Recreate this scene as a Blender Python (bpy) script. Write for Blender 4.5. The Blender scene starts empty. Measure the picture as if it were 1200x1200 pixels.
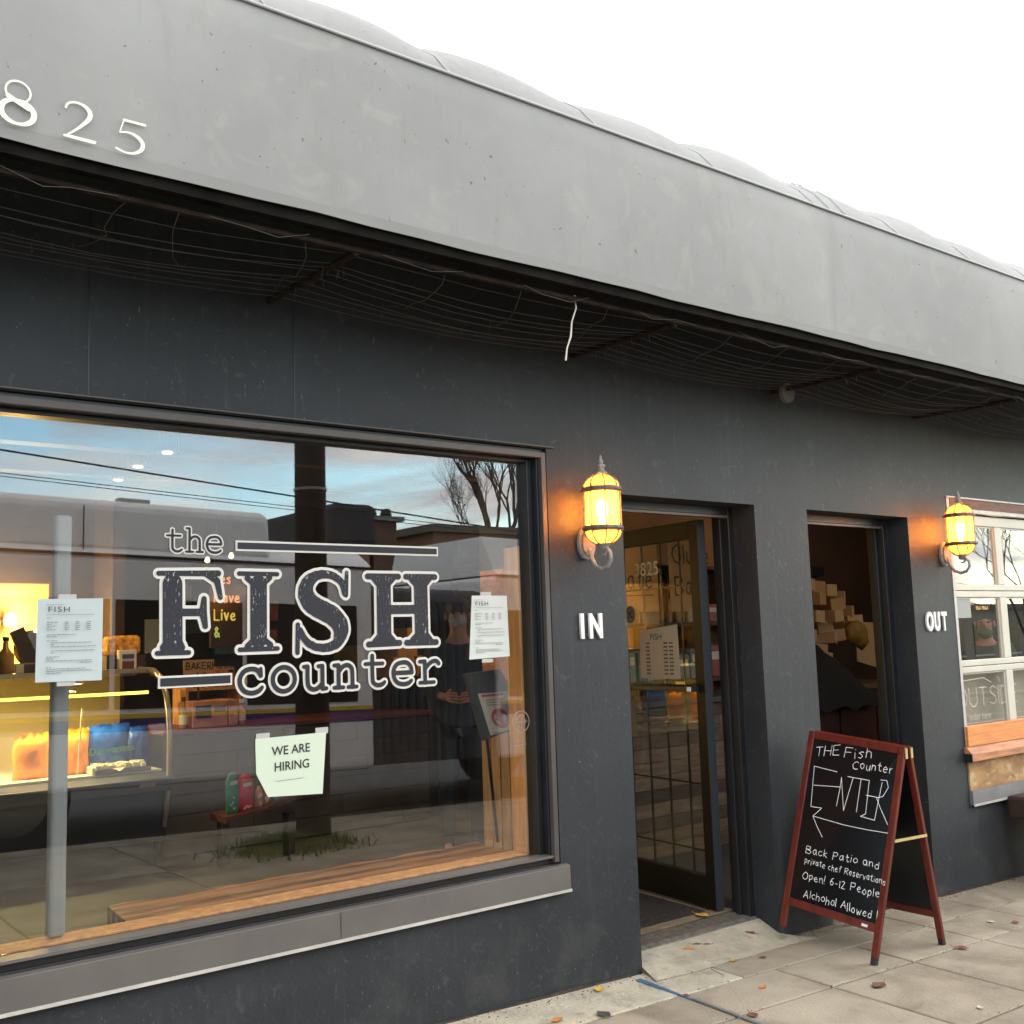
import bpy, math, random
import numpy as np
from mathutils import Matrix, Vector
rnd = random.Random(7)
S = bpy.context.scene
C = S.collection

# ------------------------------------------------------------------ camera
CAM = np.array([0.0, -3.771, 1.55]); FPX = 1261.0
RM = np.array([[0.7891, 0.0476, 0.6124], [-0.6134, 0.1127, 0.7817], [-0.0318, -0.9925, 0.1181]])
cd = bpy.data.cameras.new('camera'); cam = bpy.data.objects.new('camera', cd); C.objects.link(cam)
cd.sensor_width = 36; cd.lens = FPX / 1200 * 36; cd.clip_start = 0.05; cd.clip_end = 600
r, u, f = Vector(RM[:, 0]).normalized(), Vector(-RM[:, 1]), Vector(-RM[:, 2])
f.normalize(); u = f.cross(r).normalized(); r = u.cross(f)
cam.matrix_world = Matrix(((r.x, u.x, f.x, CAM[0]), (r.y, u.y, f.y, CAM[1]), (r.z, u.z, f.z, CAM[2]), (0, 0, 0, 1)))
S.camera = cam

# ------------------------------------------------------------------ world, sun, exposure
w = bpy.data.worlds.new('World'); S.world = w; w.use_nodes = True
nt = w.node_tree; N = nt.nodes; L = nt.links
bg = N['Background']; bg.inputs[1].default_value = 0.15
sky = N.new('ShaderNodeTexSky'); sky.sky_type = 'NISHITA'; sky.sun_disc = False
SUN_EL, SUN_AZ = math.radians(24), math.radians(115)
sky.sun_elevation = SUN_EL; sky.sun_rotation = SUN_AZ; sky.air_density = 1.0; sky.dust_density = 0.6; sky.ozone_density = 2.0
tc = N.new('ShaderNodeTexCoord'); mp = N.new('ShaderNodeMapping'); mp.inputs['Scale'].default_value = (1, 1, 3.2); mp.inputs['Location'].default_value = (1.9, 0.4, 0.6)
L.new(tc.outputs['Generated'], mp.inputs[0])
nz = N.new('ShaderNodeTexNoise'); nz.inputs['Scale'].default_value = 3.4; nz.inputs['Detail'].default_value = 9; nz.inputs['Roughness'].default_value = 0.58; nz.inputs['Distortion'].default_value = 0.6
L.new(mp.outputs[0], nz.inputs[0])
cr = N.new('ShaderNodeValToRGB'); cr.color_ramp.elements[0].position = 0.44; cr.color_ramp.elements[1].position = 0.58
L.new(nz.outputs[0], cr.inputs[0])
nz2 = N.new('ShaderNodeTexNoise'); nz2.inputs['Scale'].default_value = 4.5; nz2.inputs['Detail'].default_value = 6
L.new(mp.outputs[0], nz2.inputs[0])
cc = N.new('ShaderNodeValToRGB'); cc.color_ramp.elements[0].position = 0.3; cc.color_ramp.elements[1].position = 0.72
cc.color_ramp.elements[0].color = (3.6, 4.0, 4.6, 1); cc.color_ramp.elements[1].color = (11.0, 10.6, 9.9, 1)
L.new(nz2.outputs[0], cc.inputs[0])
bst = N.new('ShaderNodeMix'); bst.data_type = 'RGBA'; bst.blend_type = 'MULTIPLY'; bst.inputs[0].default_value = 1; bst.inputs[7].default_value = (1.45, 1.70, 1.62, 1)
L.new(sky.outputs[0], bst.inputs[6])
mx = N.new('ShaderNodeMix'); mx.data_type = 'RGBA'
sz = N.new('ShaderNodeSeparateXYZ'); L.new(tc.outputs['Generated'], sz.inputs[0])
cov = N.new('ShaderNodeMapRange'); cov.inputs[1].default_value = 0.14; cov.inputs[2].default_value = 0.5; cov.inputs[3].default_value = 0.025; cov.inputs[4].default_value = 0.2
L.new(sz.outputs[2], cov.inputs[0]); ad = N.new('ShaderNodeMath'); L.new(nz.outputs[0], ad.inputs[0]); L.new(cov.outputs[0], ad.inputs[1]); L.new(ad.outputs[0], cr.inputs[0])
L.new(cr.outputs[0], mx.inputs[0]); L.new(bst.outputs[2], mx.inputs[6]); L.new(cc.outputs[0], mx.inputs[7]); L.new(mx.outputs[2], bg.inputs[0])
sd = bpy.data.lights.new('sun', 'SUN'); sd.energy = 0.5; sd.angle = math.radians(30); sd.color = (1, 0.95, 0.88)
so = bpy.data.objects.new('sun', sd); C.objects.link(so)
sdir = Vector((math.sin(SUN_AZ) * math.cos(SUN_EL), math.cos(SUN_AZ) * math.cos(SUN_EL), math.sin(SUN_EL)))
so.rotation_euler = sdir.to_track_quat('Z', 'Y').to_euler()
S.view_settings.view_transform = 'Standard'; S.view_settings.look = 'None'; S.view_settings.exposure = 1.55; S.view_settings.gamma = 1
S.cycles.max_bounces = 10; S.cycles.transparent_max_bounces = 16; S.cycles.sample_clamp_indirect = 6

# ------------------------------------------------------------------ helpers
def at(px, py, y=0.0):                       # photo pixel -> point in the plane y
    d = RM @ np.array([px - 600, py - 600, FPX]); t = (y - CAM[1]) / d[1]; return Vector(CAM + d * t)
def atz(px, py, z=0.0):                      # photo pixel -> point at height z
    d = RM @ np.array([px - 600, py - 600, FPX]); t = (z - CAM[2]) / d[2]; return Vector(CAM + d * t)
def gz(x, y):                                # height of the sidewalk
    return -0.03 * (x - 3.63) + 0.025 * max(y, -1.3)

MATS = {}
def mat(name, col, rough=0.6, var=0.0, scale=8, bump=0.0, bscale=60, metal=0.0, stretch=(1, 1, 1), spec=0.5, emit=None, es=0, col2=None, lo=0.35, hi=0.65, coord='Object'):
    if name in MATS: return MATS[name]
    m = bpy.data.materials.new(name); m.use_nodes = True; t = m.node_tree; n = t.nodes; l = t.links; b = n['Principled BSDF']
    b.inputs['Base Color'].default_value = (*col, 1); b.inputs['Roughness'].default_value = rough; b.inputs['Metallic'].default_value = metal
    b.inputs['Specular IOR Level'].default_value = spec
    if emit: b.inputs['Emission Color'].default_value = (*emit, 1); b.inputs['Emission Strength'].default_value = es
    if var or bump or col2:
        tx = n.new('ShaderNodeTexCoord'); mpn = n.new('ShaderNodeMapping'); mpn.inputs['Scale'].default_value = stretch
        l.new(tx.outputs[coord], mpn.inputs[0])
        if var or col2:
            q = n.new('ShaderNodeTexNoise'); q.inputs['Scale'].default_value = scale; q.inputs['Detail'].default_value = 7; q.inputs['Roughness'].default_value = 0.62
            l.new(mpn.outputs[0], q.inputs[0]); rp = n.new('ShaderNodeValToRGB'); rp.color_ramp.elements[0].position = lo; rp.color_ramp.elements[1].position = hi
            a = [max(0, c * (1 - var)) for c in col]; bb = list(col2) if col2 else [c * (1 + var) for c in col]
            rp.color_ramp.elements[0].color = (*a, 1); rp.color_ramp.elements[1].color = (*bb, 1)
            l.new(q.outputs[0], rp.inputs[0]); l.new(rp.outputs[0], b.inputs['Base Color'])
        if bump:
            q2 = n.new('ShaderNodeTexNoise'); q2.inputs['Scale'].default_value = bscale; q2.inputs['Detail'].default_value = 5
            l.new(mpn.outputs[0], q2.inputs[0]); bp = n.new('ShaderNodeBump'); bp.inputs['Strength'].default_value = bump; bp.inputs['Distance'].default_value = 0.01
            l.new(q2.outputs[0], bp.inputs['Height']); l.new(bp.outputs[0], b.inputs['Normal'])
    MATS[name] = m; return m
def add_specks(m, scale, lo, hi, col, coord='Object', stretch=(1, 1, 1), fac=1.0, detail=4, rough=0.6, dist=0.0, zmax=None):
    """overlay thresholded noise marks (wear, stains) on a material's base colour"""
    t = m.node_tree; n = t.nodes; l = t.links; b = n['Principled BSDF']
    src = b.inputs['Base Color'].links[0].from_socket if b.inputs['Base Color'].links else None
    tx = n.new('ShaderNodeTexCoord'); mpn = n.new('ShaderNodeMapping'); mpn.inputs['Scale'].default_value = stretch; mpn.inputs['Location'].default_value = (scale * .13, scale * .31, 1.7)
    l.new(tx.outputs[coord], mpn.inputs[0]); q = n.new('ShaderNodeTexNoise'); q.inputs['Scale'].default_value = scale; q.inputs['Detail'].default_value = detail; q.inputs['Roughness'].default_value = rough; q.inputs['Distortion'].default_value = dist
    l.new(mpn.outputs[0], q.inputs[0]); mr = n.new('ShaderNodeMapRange'); mr.inputs[1].default_value = lo; mr.inputs[2].default_value = hi; mr.inputs[4].default_value = fac
    l.new(q.outputs[0], mr.inputs[0]); x = n.new('ShaderNodeMix'); x.data_type = 'RGBA'; l.new(mr.outputs[0], x.inputs[0])
    if zmax is not None:      # wear that only reaches up to a height: scuffs and splashes at the foot of a wall
        sp = n.new('ShaderNodeSeparateXYZ'); l.new(tx.outputs[coord], sp.inputs[0]); zr = n.new('ShaderNodeMapRange'); zr.inputs[1].default_value = zmax; zr.inputs[2].default_value = zmax - .6; l.new(sp.outputs[2], zr.inputs[0])
        mu = n.new('ShaderNodeMath'); mu.operation = 'MULTIPLY'; l.new(mr.outputs[0], mu.inputs[0]); l.new(zr.outputs[0], mu.inputs[1]); l.new(mu.outputs[0], x.inputs[0])
    if src: l.new(src, x.inputs[6])
    else: x.inputs[6].default_value = b.inputs['Base Color'].default_value
    x.inputs[7].default_value = (*col, 1); l.new(x.outputs[2], b.inputs['Base Color']); return m
def glass_mat(name, f0=0.055, tint=(0.97, 0.98, 0.98)):
    m = bpy.data.materials.new(name); m.use_nodes = True; t = m.node_tree; n = t.nodes; l = t.links; n.clear()
    out = n.new('ShaderNodeOutputMaterial'); tr = n.new('ShaderNodeBsdfTransparent'); tr.inputs[0].default_value = (*tint, 1)
    gl = n.new('ShaderNodeBsdfGlossy'); gl.inputs['Roughness'].default_value = 0.0
    g = n.new('ShaderNodeNewGeometry'); dt = n.new('ShaderNodeVectorMath'); dt.operation = 'DOT_PRODUCT'; l.new(g.outputs['Normal'], dt.inputs[0]); l.new(g.outputs['Incoming'], dt.inputs[1])
    ab = n.new('ShaderNodeMath'); ab.operation = 'ABSOLUTE'; l.new(dt.outputs['Value'], ab.inputs[0])
    om = n.new('ShaderNodeMath'); om.operation = 'SUBTRACT'; om.inputs[0].default_value = 1; l.new(ab.outputs[0], om.inputs[1])
    pw = n.new('ShaderNodeMath'); pw.operation = 'POWER'; pw.inputs[1].default_value = 5; l.new(om.outputs[0], pw.inputs[0])
    ma = n.new('ShaderNodeMath'); ma.operation = 'MULTIPLY_ADD'; ma.inputs[1].default_value = 1 - f0; ma.inputs[2].default_value = f0; l.new(pw.outputs[0], ma.inputs[0])
    x = n.new('ShaderNodeMixShader'); l.new(ma.outputs[0], x.inputs[0]); l.new(tr.outputs[0], x.inputs[1]); l.new(gl.outputs[0], x.inputs[2]); l.new(x.outputs[0], out.inputs[0])
    MATS[name] = m; return m

class MB:
    def __init__(s): s.v = []; s.f = []
    def add(s, vs, fs):
        o = len(s.v); s.v += [tuple(p) for p in vs]; s.f += [tuple(i + o for i in q) for q in fs]; return s
    def box(s, x0, x1, y0, y1, z0, z1, M=None):
        vs = [Vector((x, y, z)) for z in (z0, z1) for y in (y0, y1) for x in (x0, x1)]
        if M is not None: vs = [M @ p for p in vs]
        return s.add(vs, [(0, 2, 3, 1), (4, 5, 7, 6), (0, 1, 5, 4), (2, 6, 7, 3), (0, 4, 6, 2), (1, 3, 7, 5)])
    def bar(s, a, b, wx, wy, up=Vector((0, 0, 1)), bev=0):
        a = Vector(a); b = Vector(b); d = (b - a).normalized(); x = d.cross(up)
        if x.length < 1e-4: x = Vector((1, 0, 0))
        x.normalize(); y = x.cross(d)
        if bev:
            prof = [(-wx/2 + bev, -wy/2), (wx/2 - bev, -wy/2), (wx/2, -wy/2 + bev), (wx/2, wy/2 - bev), (wx/2 - bev, wy/2), (-wx/2 + bev, wy/2), (-wx/2, wy/2 - bev), (-wx/2, -wy/2 + bev)]
        else: prof = [(-wx/2, -wy/2), (wx/2, -wy/2), (wx/2, wy/2), (-wx/2, wy/2)]
        k = len(prof); vs = [p + x * i + y * j for p in (a, b) for i, j in prof]
        fs = [(i, (i + 1) % k, k + (i + 1) % k, k + i) for i in range(k)] + [tuple(range(k))[::-1], tuple(range(k, 2 * k))]
        return s.add(vs, fs)
    def tube(s, pts, r, n=6, cap=True):
        pts = [Vector(p) for p in pts]; rs = r if isinstance(r, (list, tuple)) else [r] * len(pts); vs = []; prev = None
        for i, p in enumerate(pts):
            d = (pts[min(i + 1, len(pts) - 1)] - pts[max(i - 1, 0)]).normalized()
            if prev is None: x = d.orthogonal().normalized()
            else:
                x = prev - d * prev.dot(d); x = x.normalized() if x.length > 1e-5 else d.orthogonal().normalized()
            prev = x; y = d.cross(x)
            vs += [p + (x * math.cos(2 * math.pi * k / n) + y * math.sin(2 * math.pi * k / n)) * rs[i] for k in range(n)]
        fs = [(i * n + k, i * n + (k + 1) % n, (i + 1) * n + (k + 1) % n, (i + 1) * n + k) for i in range(len(pts) - 1) for k in range(n)]
        if cap: fs += [tuple(range(n))[::-1], tuple(range((len(pts) - 1) * n, len(pts) * n))]
        return s.add(vs, fs)
    def lathe(s, prof, cx, cy, n=20, cz=0, M=None):
        vs = []; 
        for (rr, z) in prof:
            for k in range(n):
                p = Vector((cx + rr * math.cos(2 * math.pi * k / n), cy + rr * math.sin(2 * math.pi * k / n), cz + z)); vs.append(M @ p if M is not None else p)
        m = len(prof)
        return s.add(vs, [(i * n + k, i * n + (k + 1) % n, (i + 1) * n + (k + 1) % n, (i + 1) * n + k) for i in range(m - 1) for k in range(n)] + [tuple(range(n))[::-1], tuple(range((m - 1) * n, m * n))])
    def prism(s, poly, d):                    # poly: list of 3d points, extruded by vector d
        k = len(poly); d = Vector(d); vs = [Vector(p) for p in poly] + [Vector(p) + d for p in poly]
        return s.add(vs, [tuple(range(k))[::-1], tuple(range(k, 2 * k))] + [(i, (i + 1) % k, k + (i + 1) % k, k + i) for i in range(k)])
    def build(s, name, m, parent=None, smooth=False, label=None, cat=None, group=None, kind=None, bevel=0, segs=2):
        me = bpy.data.meshes.new(name); me.from_pydata(s.v, [], s.f); me.update(); me.materials.append(m)
        if smooth: me.polygons.foreach_set('use_smooth', [True] * len(me.polygons))
        o = bpy.data.objects.new(name, me); C.objects.link(o); o.parent = parent
        if bevel:
            b = o.modifiers.new('bevel', 'BEVEL'); b.width = bevel; b.segments = segs; b.limit_method = 'ANGLE'; b.angle_limit = math.radians(40)
        return tag(o, label, cat, group, kind)
def tag(o, label=None, cat=None, group=None, kind=None):
    for k, v in (('label', label), ('category', cat), ('group', group), ('kind', kind)):
        if v: o[k] = v
    return o
def thing(name, label, cat, loc=(0, 0, 0), group=None):
    o = bpy.data.objects.new(name, None); C.objects.link(o); o.empty_display_size = .1
    o.location = (0, 0, 0); return tag(o, label, cat, group)
def copy_tree(o, parent=None):
    c = o.copy(); C.objects.link(c); c.parent = parent
    for ch in [q for q in bpy.data.objects if q.parent == o]: copy_tree(ch, c)
    return c

FR = lambda o, uu, vv: Matrix(((uu[0], vv[0], Vector(uu).cross(Vector(vv))[0], o[0]), (uu[1], vv[1], Vector(uu).cross(Vector(vv))[1], o[1]), (uu[2], vv[2], Vector(uu).cross(Vector(vv))[2], o[2]), (0, 0, 0, 1)))
def text(body, size, m, parent, M, name='lettering', sx=1.0, ext=0.0, off=0.0, align='LEFT', sp=1.0, **kw):
    cu = bpy.data.curves.new(name, 'FONT'); cu.body = body; cu.size = size; cu.extrude = ext; cu.offset = off; cu.align_x = align; cu.space_character = sp; cu.resolution_u = 4
    t = bpy.data.objects.new(name, cu); C.objects.link(t); dg = bpy.context.evaluated_depsgraph_get()
    me = bpy.data.meshes.new_from_object(t.evaluated_get(dg)); bpy.data.objects.remove(t); bpy.data.curves.remove(cu)
    me.transform(M @ Matrix.Diagonal((sx, 1, 1, 1))); me.materials.clear(); me.materials.append(m)
    o = bpy.data.objects.new(name, me); C.objects.link(o); o.parent = parent; return tag(o, **kw)

# --- ink: letters drawn as the outline of thick strokes
def field(strokes, cell, pad):
    P = [p for st in strokes for p in st]; mr = max(p[2] for p in P) + pad
    x0 = min(p[0] for p in P) - mr; x1 = max(p[0] for p in P) + mr; y0 = min(p[1] for p in P) - mr; y1 = max(p[1] for p in P) + mr
    nx = int((x1 - x0) / cell) + 2; ny = int((y1 - y0) / cell) + 2
    F = np.full((ny, nx), 9.0)
    for st in strokes:
        segs = list(zip(st[:-1], st[1:])) if len(st) > 1 else [(st[0], st[0])]
        for a, b in segs:
            m = max(a[2], b[2]) + pad + cell
            i0 = max(0, int((min(a[0], b[0]) - m - x0) / cell)); i1 = min(nx, int((max(a[0], b[0]) + m - x0) / cell) + 2)
            j0 = max(0, int((min(a[1], b[1]) - m - y0) / cell)); j1 = min(ny, int((max(a[1], b[1]) + m - y0) / cell) + 2)
            X, Y = np.meshgrid(x0 + cell * np.arange(i0, i1), y0 + cell * np.arange(j0, j1))
            dx, dy = b[0] - a[0], b[1] - a[1]; q = dx * dx + dy * dy
            t = np.clip(((X - a[0]) * dx + (Y - a[1]) * dy) / q, 0, 1) if q > 1e-12 else np.zeros_like(X)
            d = np.hypot(X - a[0] - t * dx, Y - a[1] - t * dy) - (a[2] + (b[2] - a[2]) * t)
            F[j0:j1, i0:i1] = np.minimum(F[j0:j1, i0:i1], d)
    return F, x0, y0, cell
def ink(F4, lvl, mp3, name, m, parent=None, **kw):
    F, x0, y0, cell = F4; I = F < lvl; vs = []; fs = []; ny, nx = F.shape
    cnt = I[:-1, :-1].astype(int) + I[1:, :-1] + I[:-1, 1:] + I[1:, 1:]
    for j in range(ny - 1):
        row = cnt[j]
        if not row.any(): continue
        i = 0
        while i < nx - 1:
            if row[i] == 4:
                k = i
                while k < nx - 1 and row[k] == 4: k += 1
                b = len(vs); vs += [(i, j), (k, j), (k, j + 1), (i, j + 1)]; fs.append((b, b + 1, b + 2, b + 3)); i = k; continue
            if row[i] > 0:
                cs = [(i, j), (i + 1, j), (i + 1, j + 1), (i, j + 1)]; poly = []
                for q in range(4):
                    a, c = cs[q], cs[(q + 1) % 4]; fa, fc = F[a[1], a[0]] - lvl, F[c[1], c[0]] - lvl
                    if fa < 0: poly.append(a)
                    if (fa < 0) != (fc < 0):
                        t = fa / (fa - fc); poly.append((a[0] + (c[0] - a[0]) * t, a[1] + (c[1] - a[1]) * t))
                if len(poly) > 2: b = len(vs); vs += poly; fs.append(tuple(range(b, b + len(poly))))
            i += 1
    mb = MB(); mb.v = [tuple(mp3(x0 + p[0] * cell, y0 + p[1] * cell)) for p in vs]; mb.f = fs
    return mb.build(name, m, parent, **kw)
def smooth(st, n=4):
    """rounds a stroke drawn as a polyline (Catmull-Rom), keeping its varying thickness"""
    if len(st) < 5: return st
    out = []
    for i in range(len(st) - 1):
        p0, p1, p2, p3 = st[max(i - 1, 0)], st[i], st[i + 1], st[min(i + 2, len(st) - 1)]
        for k in range(n):
            t = k / n; out.append(tuple(.5 * (2 * p1[c] + (p2[c] - p0[c]) * t + (2 * p0[c] - 5 * p1[c] + 4 * p2[c] - p3[c]) * t * t + (3 * p1[c] - p0[c] - 3 * p2[c] + p3[c]) * t ** 3) for c in range(3)))
    return out + [st[-1]]
def arc(cx, cy, rx, ry, a0, a1, r, n=12, r1=None):
    return [(cx + rx * math.cos(math.radians(a0 + (a1 - a0) * i / n)), cy + ry * math.sin(math.radians(a0 + (a1 - a0) * i / n)), r if r1 is None else r + (r1 - r) * math.sin(math.pi * i / n)) for i in range(n + 1)]

# single-line handwriting alphabet (cap height 6, x-height 4)
HW = {
'T': [[(0, 6), (4, 6)], [(2, 6), (2, 0)]], 'H': [[(0, 6), (0, 0)], [(4, 6), (4, 0)], [(0, 3), (4, 3)]], 'E': [[(3.6, 6), (0, 6), (0, 0), (3.6, 0)], [(0, 3), (3, 3)]],
'F': [[(0, 0), (0, 6), (3.6, 6)], [(0, 3.2), (3, 3.2)]], 'N': [[(0, 0), (0, 6), (3.6, 0), (3.6, 6)]], 'R': [[(0, 0), (0, 6), (2.6, 6), (3.5, 5), (2.6, 3.2), (0, 3), (3.6, 0)]],
'B': [[(0, 0), (0, 6), (2.6, 5.8), (3.2, 4.8), (2.4, 3.3), (0, 3.1), (2.8, 2.7), (3.6, 1.5), (2.6, .1), (0, 0)]], 'P': [[(0, 0), (.2, 6), (2.8, 5.7), (3.4, 4.4), (2.4, 3.1), (.1, 3)]],
'A': [[(0, 0), (1.9, 6), (3.6, 0)], [(.6, 2), (3.2, 2.2)]], 'O': [[(2, 6), (.4, 5), (0, 3), (.6, .8), (2, 0), (3.5, 1), (4, 3), (3.4, 5.2), (2, 6)]], 'C': [[(3.6, 5), (2.4, 6), (.8, 5.2), (0, 3), (.8, .8), (2.4, 0), (3.8, .9)]],
'M': [[(0, 0), (0, 6), (2, 2.5), (4, 6), (4, 0)]], 'D': [[(0, 0), (0, 6), (2.4, 5.6), (3.6, 3.2), (2.6, .6), (0, 0)]], 'U': [[(0, 6), (0, 1.5), (1.2, 0), (2.6, 0), (3.6, 1.4), (3.6, 6)]], 'I': [[(0, 6), (0, 0)]], 'L': [[(0, 6), (0, 0), (3, 0)]],
'G': [[(3.6, 5), (2.2, 6), (.6, 5), (0, 3), (.8, .6), (2.4, 0), (3.8, 1.2), (3.8, 2.8), (2.4, 2.8)]], 'S': [[(3.3, 5.2), (2, 6), (.4, 5.2), (.6, 3.8), (2.8, 2.6), (3.2, 1), (1.8, 0), (0, .7)]], 'W': [[(0, 6), (1.2, 0), (2.4, 4.5), (3.6, 0), (4.8, 6)]], 'K': [[(0, 6), (0, 0)], [(3.2, 6), (0, 2.8), (3.4, 0)]],
'i': [[(0, 3.8), (0, 0)], [(0, 5.3), (.1, 5.6)]], 's': [[(2.3, 3.5), (1.3, 4), (.2, 3.2), (1.2, 2.2), (2.2, 1.1), (1.2, 0), (0, .5)]], 'h': [[(0, 6), (0, 0)], [(0, 2.6), (1.2, 3.8), (2.3, 3), (2.4, 0)]],
'o': [[(1.4, 4), (.2, 3), (.1, 1.2), (1.3, 0), (2.6, 1), (2.6, 3), (1.4, 4)]], 'u': [[(0, 3.8), (.1, 1), (1.1, 0), (2.2, 1), (2.4, 3.8), (2.5, 0)]], 'n': [[(0, 3.9), (0, 0)], [(0, 2.6), (1.2, 3.9), (2.2, 3), (2.4, 0)]],
't': [[(1, 5.6), (1, .8), (1.8, 0), (2.4, .4)], [(0, 3.9), (2.1, 4)]], 'e': [[(.1, 2), (2.4, 2.3), (2, 3.7), (1, 3.9), (0, 2.6), (.2, .8), (1.4, 0), (2.5, .6)]], 'r': [[(0, 3.9), (0, 0)], [(0, 2.4), (1, 3.7), (2, 3.8)]],
'a': [[(2.3, 3.6), (1.2, 4), (.1, 2.8), (.2, .8), (1.2, 0), (2.2, 1.2), (2.3, 3.8), (2.6, 0)]], 'c': [[(2.3, 3.4), (1.3, 4), (.1, 2.6), (.3, .8), (1.4, 0), (2.4, .6)]], 'k': [[(0, 6), (0, 0)], [(2.1, 3.9), (0, 1.8), (2.3, 0)]],
'p': [[(0, 3.9), (0, -2)], [(0, 3.2), (1.4, 4), (2.5, 2.8), (2, .6), (.8, 0), (0, .8)]], 'd': [[(2.3, 3), (1.1, 3.8), (0, 2.4), (.3, .5), (1.3, 0), (2.3, 1.2)], [(2.4, 6), (2.4, 0)]], 'v': [[(0, 3.9), (1.1, 0), (2.3, 3.9)]],
'f': [[(2.6, 5.4), (1.8, 6), (1, 5), (1, 0)], [(0, 3.6), (2, 3.7)]], 'l': [[(0, 6), (.1, 0)]], 'w': [[(0, 3.9), (.8, 0), (1.7, 3), (2.6, 0), (3.5, 3.9)]], 'b': [[(0, 6), (0, 0), (1.4, 0), (2.4, 1.4), (1.9, 3.2), (0, 3)]], 'm': [[(0, 3.9), (0, 0)], [(0, 2.6), (.9, 3.9), (1.6, 3), (1.6, 0)], [(1.6, 2.6), (2.6, 3.9), (3.2, 3), (3.3, 0)]],
'g': [[(2.3, 3.4), (1.2, 4), (.1, 2.6), (.5, .6), (1.6, .3), (2.3, 1.4), (2.3, 3.8), (2.2, -1), (1, -2), (0, -1.3)]],
'6': [[(2.4, 5.6), (1, 4.6), (.1, 2), (.8, .2), (2.2, .3), (2.7, 1.8), (1.6, 3), (.3, 2.2)]], '1': [[(0, 5.6), (0, 0)]], '2': [[(0, 4.9), (1.2, 5.8), (2.4, 4.8), (.1, .2), (2.8, 0)]], '3': [[(0, 5.4), (1.4, 6), (2.4, 4.8), (1, 3.2), (2.6, 1.6), (1.4, 0), (0, .6)]], '8': [[(1.4, 3.2), (.3, 4.6), (1.4, 6), (2.5, 4.6), (1.4, 3.2), (.1, 1.5), (1.4, 0), (2.7, 1.5), (1.4, 3.2)]], '5': [[(2.6, 6), (.4, 6), (.2, 3.4), (1.8, 3.6), (2.7, 2), (1.8, 0), (0, .5)]],
'-': [[(0, 2.4), (1.8, 2.6)]], '!': [[(.2, 6.4), (0, 1.8)], [(0, .2), (0, 0)]], '.': [[(0, 0), (.1, .1)]], '&': [[(3, 0), (.6, 4.4), (1.4, 5.6), (2.2, 4.6), (.2, 1.6), (1, 0), (3, 2)]], '$': [[(2.4, 4.6), (1.2, 5.2), (.2, 4.2), (2.4, 2), (1.2, .8), (0, 1.4)], [(1.3, 6), (1.3, 0)]]}
def hand(s, x, y, h, r, slant=0.0, base=0.0, width=1.0, sp=1.5, jit=0.12):
    k = h / 6.0; out = []
    for ch in s:
        if ch == ' ': x += 2.6 * k * width; continue
        g = HW[ch]; ww = max(p[0] for q in g for p in q); jy = rnd.uniform(-jit, jit) * 2.5 * k
        for st in g:
            out.append([(x + (p[0] * width + p[1] * slant) * k + rnd.uniform(-jit, jit) * k, y + p[1] * k + jy + base * (x + p[0] * k) + rnd.uniform(-jit, jit) * k, r * rnd.uniform(.7, 1.15)) for p in st])
        x += (ww * width + sp) * k
    return out

# ------------------------------------------------------------------ materials
M_wall = mat('charcoal_stucco', (0.0235, 0.0270, 0.0320), 0.55, 0.18, 1.3, 0.10, 45, spec=0.28)
add_specks(M_wall, 55, 0.725, 0.76, (0.20, 0.21, 0.22), stretch=(1, 1, 0.5), fac=.35)
add_specks(M_wall, 14, 0.60, 0.80, (0.09, 0.095, 0.095), fac=.5, dist=1.2)
add_specks(M_wall, 9, 0.56, 0.80, (0.085, 0.085, 0.08), fac=.22, stretch=(2.4, 1, .12))
add_specks(M_wall, 34, 0.69, 0.72, (0.20, 0.21, 0.21), fac=.5, stretch=(1, 1, .35), dist=2.5)
add_specks(M_wall, 26, 0.64, 0.69, (0.17, 0.18, 0.18), fac=.45, stretch=(1.6, 1, .9), dist=3.0, zmax=.75)
add_specks(M_wall, 4, 0.50, 0.75, (0.075, 0.075, 0.068), fac=.7, zmax=.55)
M_blk = mat('black_metal', (0.012, 0.013, 0.016), 0.38, 0.2, 6)
M_frame = mat('bronze_frame', (0.06, 0.052, 0.048), 0.5, 0.12, 5, metal=0.0)
M_sill = mat('taupe_flashing', (0.125, 0.115, 0.11), 0.42, 0.10, 3, 0.05, 20, metal=0.2)
M_lite = mat('pale_metal_edge', (0.45, 0.43, 0.40), 0.4, 0.15, 12)
M_awn = mat('awning_canvas', (0.222, 0.221, 0.218), 0.78, 0.10, 0.9, 0.12, 350, spec=.25)
add_specks(M_awn, 3.1, 0.58, 0.66, (0.30, 0.28, 0.25), fac=.25, dist=2.2)
add_specks(M_awn, 30, 0.69, 0.72, (0.06, 0.06, 0.06), fac=.8)
add_specks(M_awn, 5, 0.55, 0.75, (0.17, 0.165, 0.155), fac=.45, stretch=(1.5, 1, .25), dist=.6)
add_specks(M_awn, 1.6, 0.55, 0.60, (0.255, 0.25, 0.24), fac=.15, dist=3.0)
M_awnhem = mat('awning_hem', (0.17, 0.168, 0.163), 0.8, 0.08, 2)
M_awnin = mat('awning_shade_black', (0.010, 0.011, 0.012), 0.9)  # near-black colour standing in for the shade under the canvas
M_cream = mat('cream_vinyl', (0.62, 0.59, 0.48), 0.5)
M_white = mat('white_paint', (0.74, 0.74, 0.72), 0.45)
M_decw = mat('white_vinyl', (0.58, 0.57, 0.53), 0.6)
M_decd = mat('slate_vinyl', (0.020, 0.022, 0.030), 0.6, spec=.3)
M_paper = mat('paper', (0.52, 0.56, 0.54), 0.8, 0.03, 10)
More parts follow.
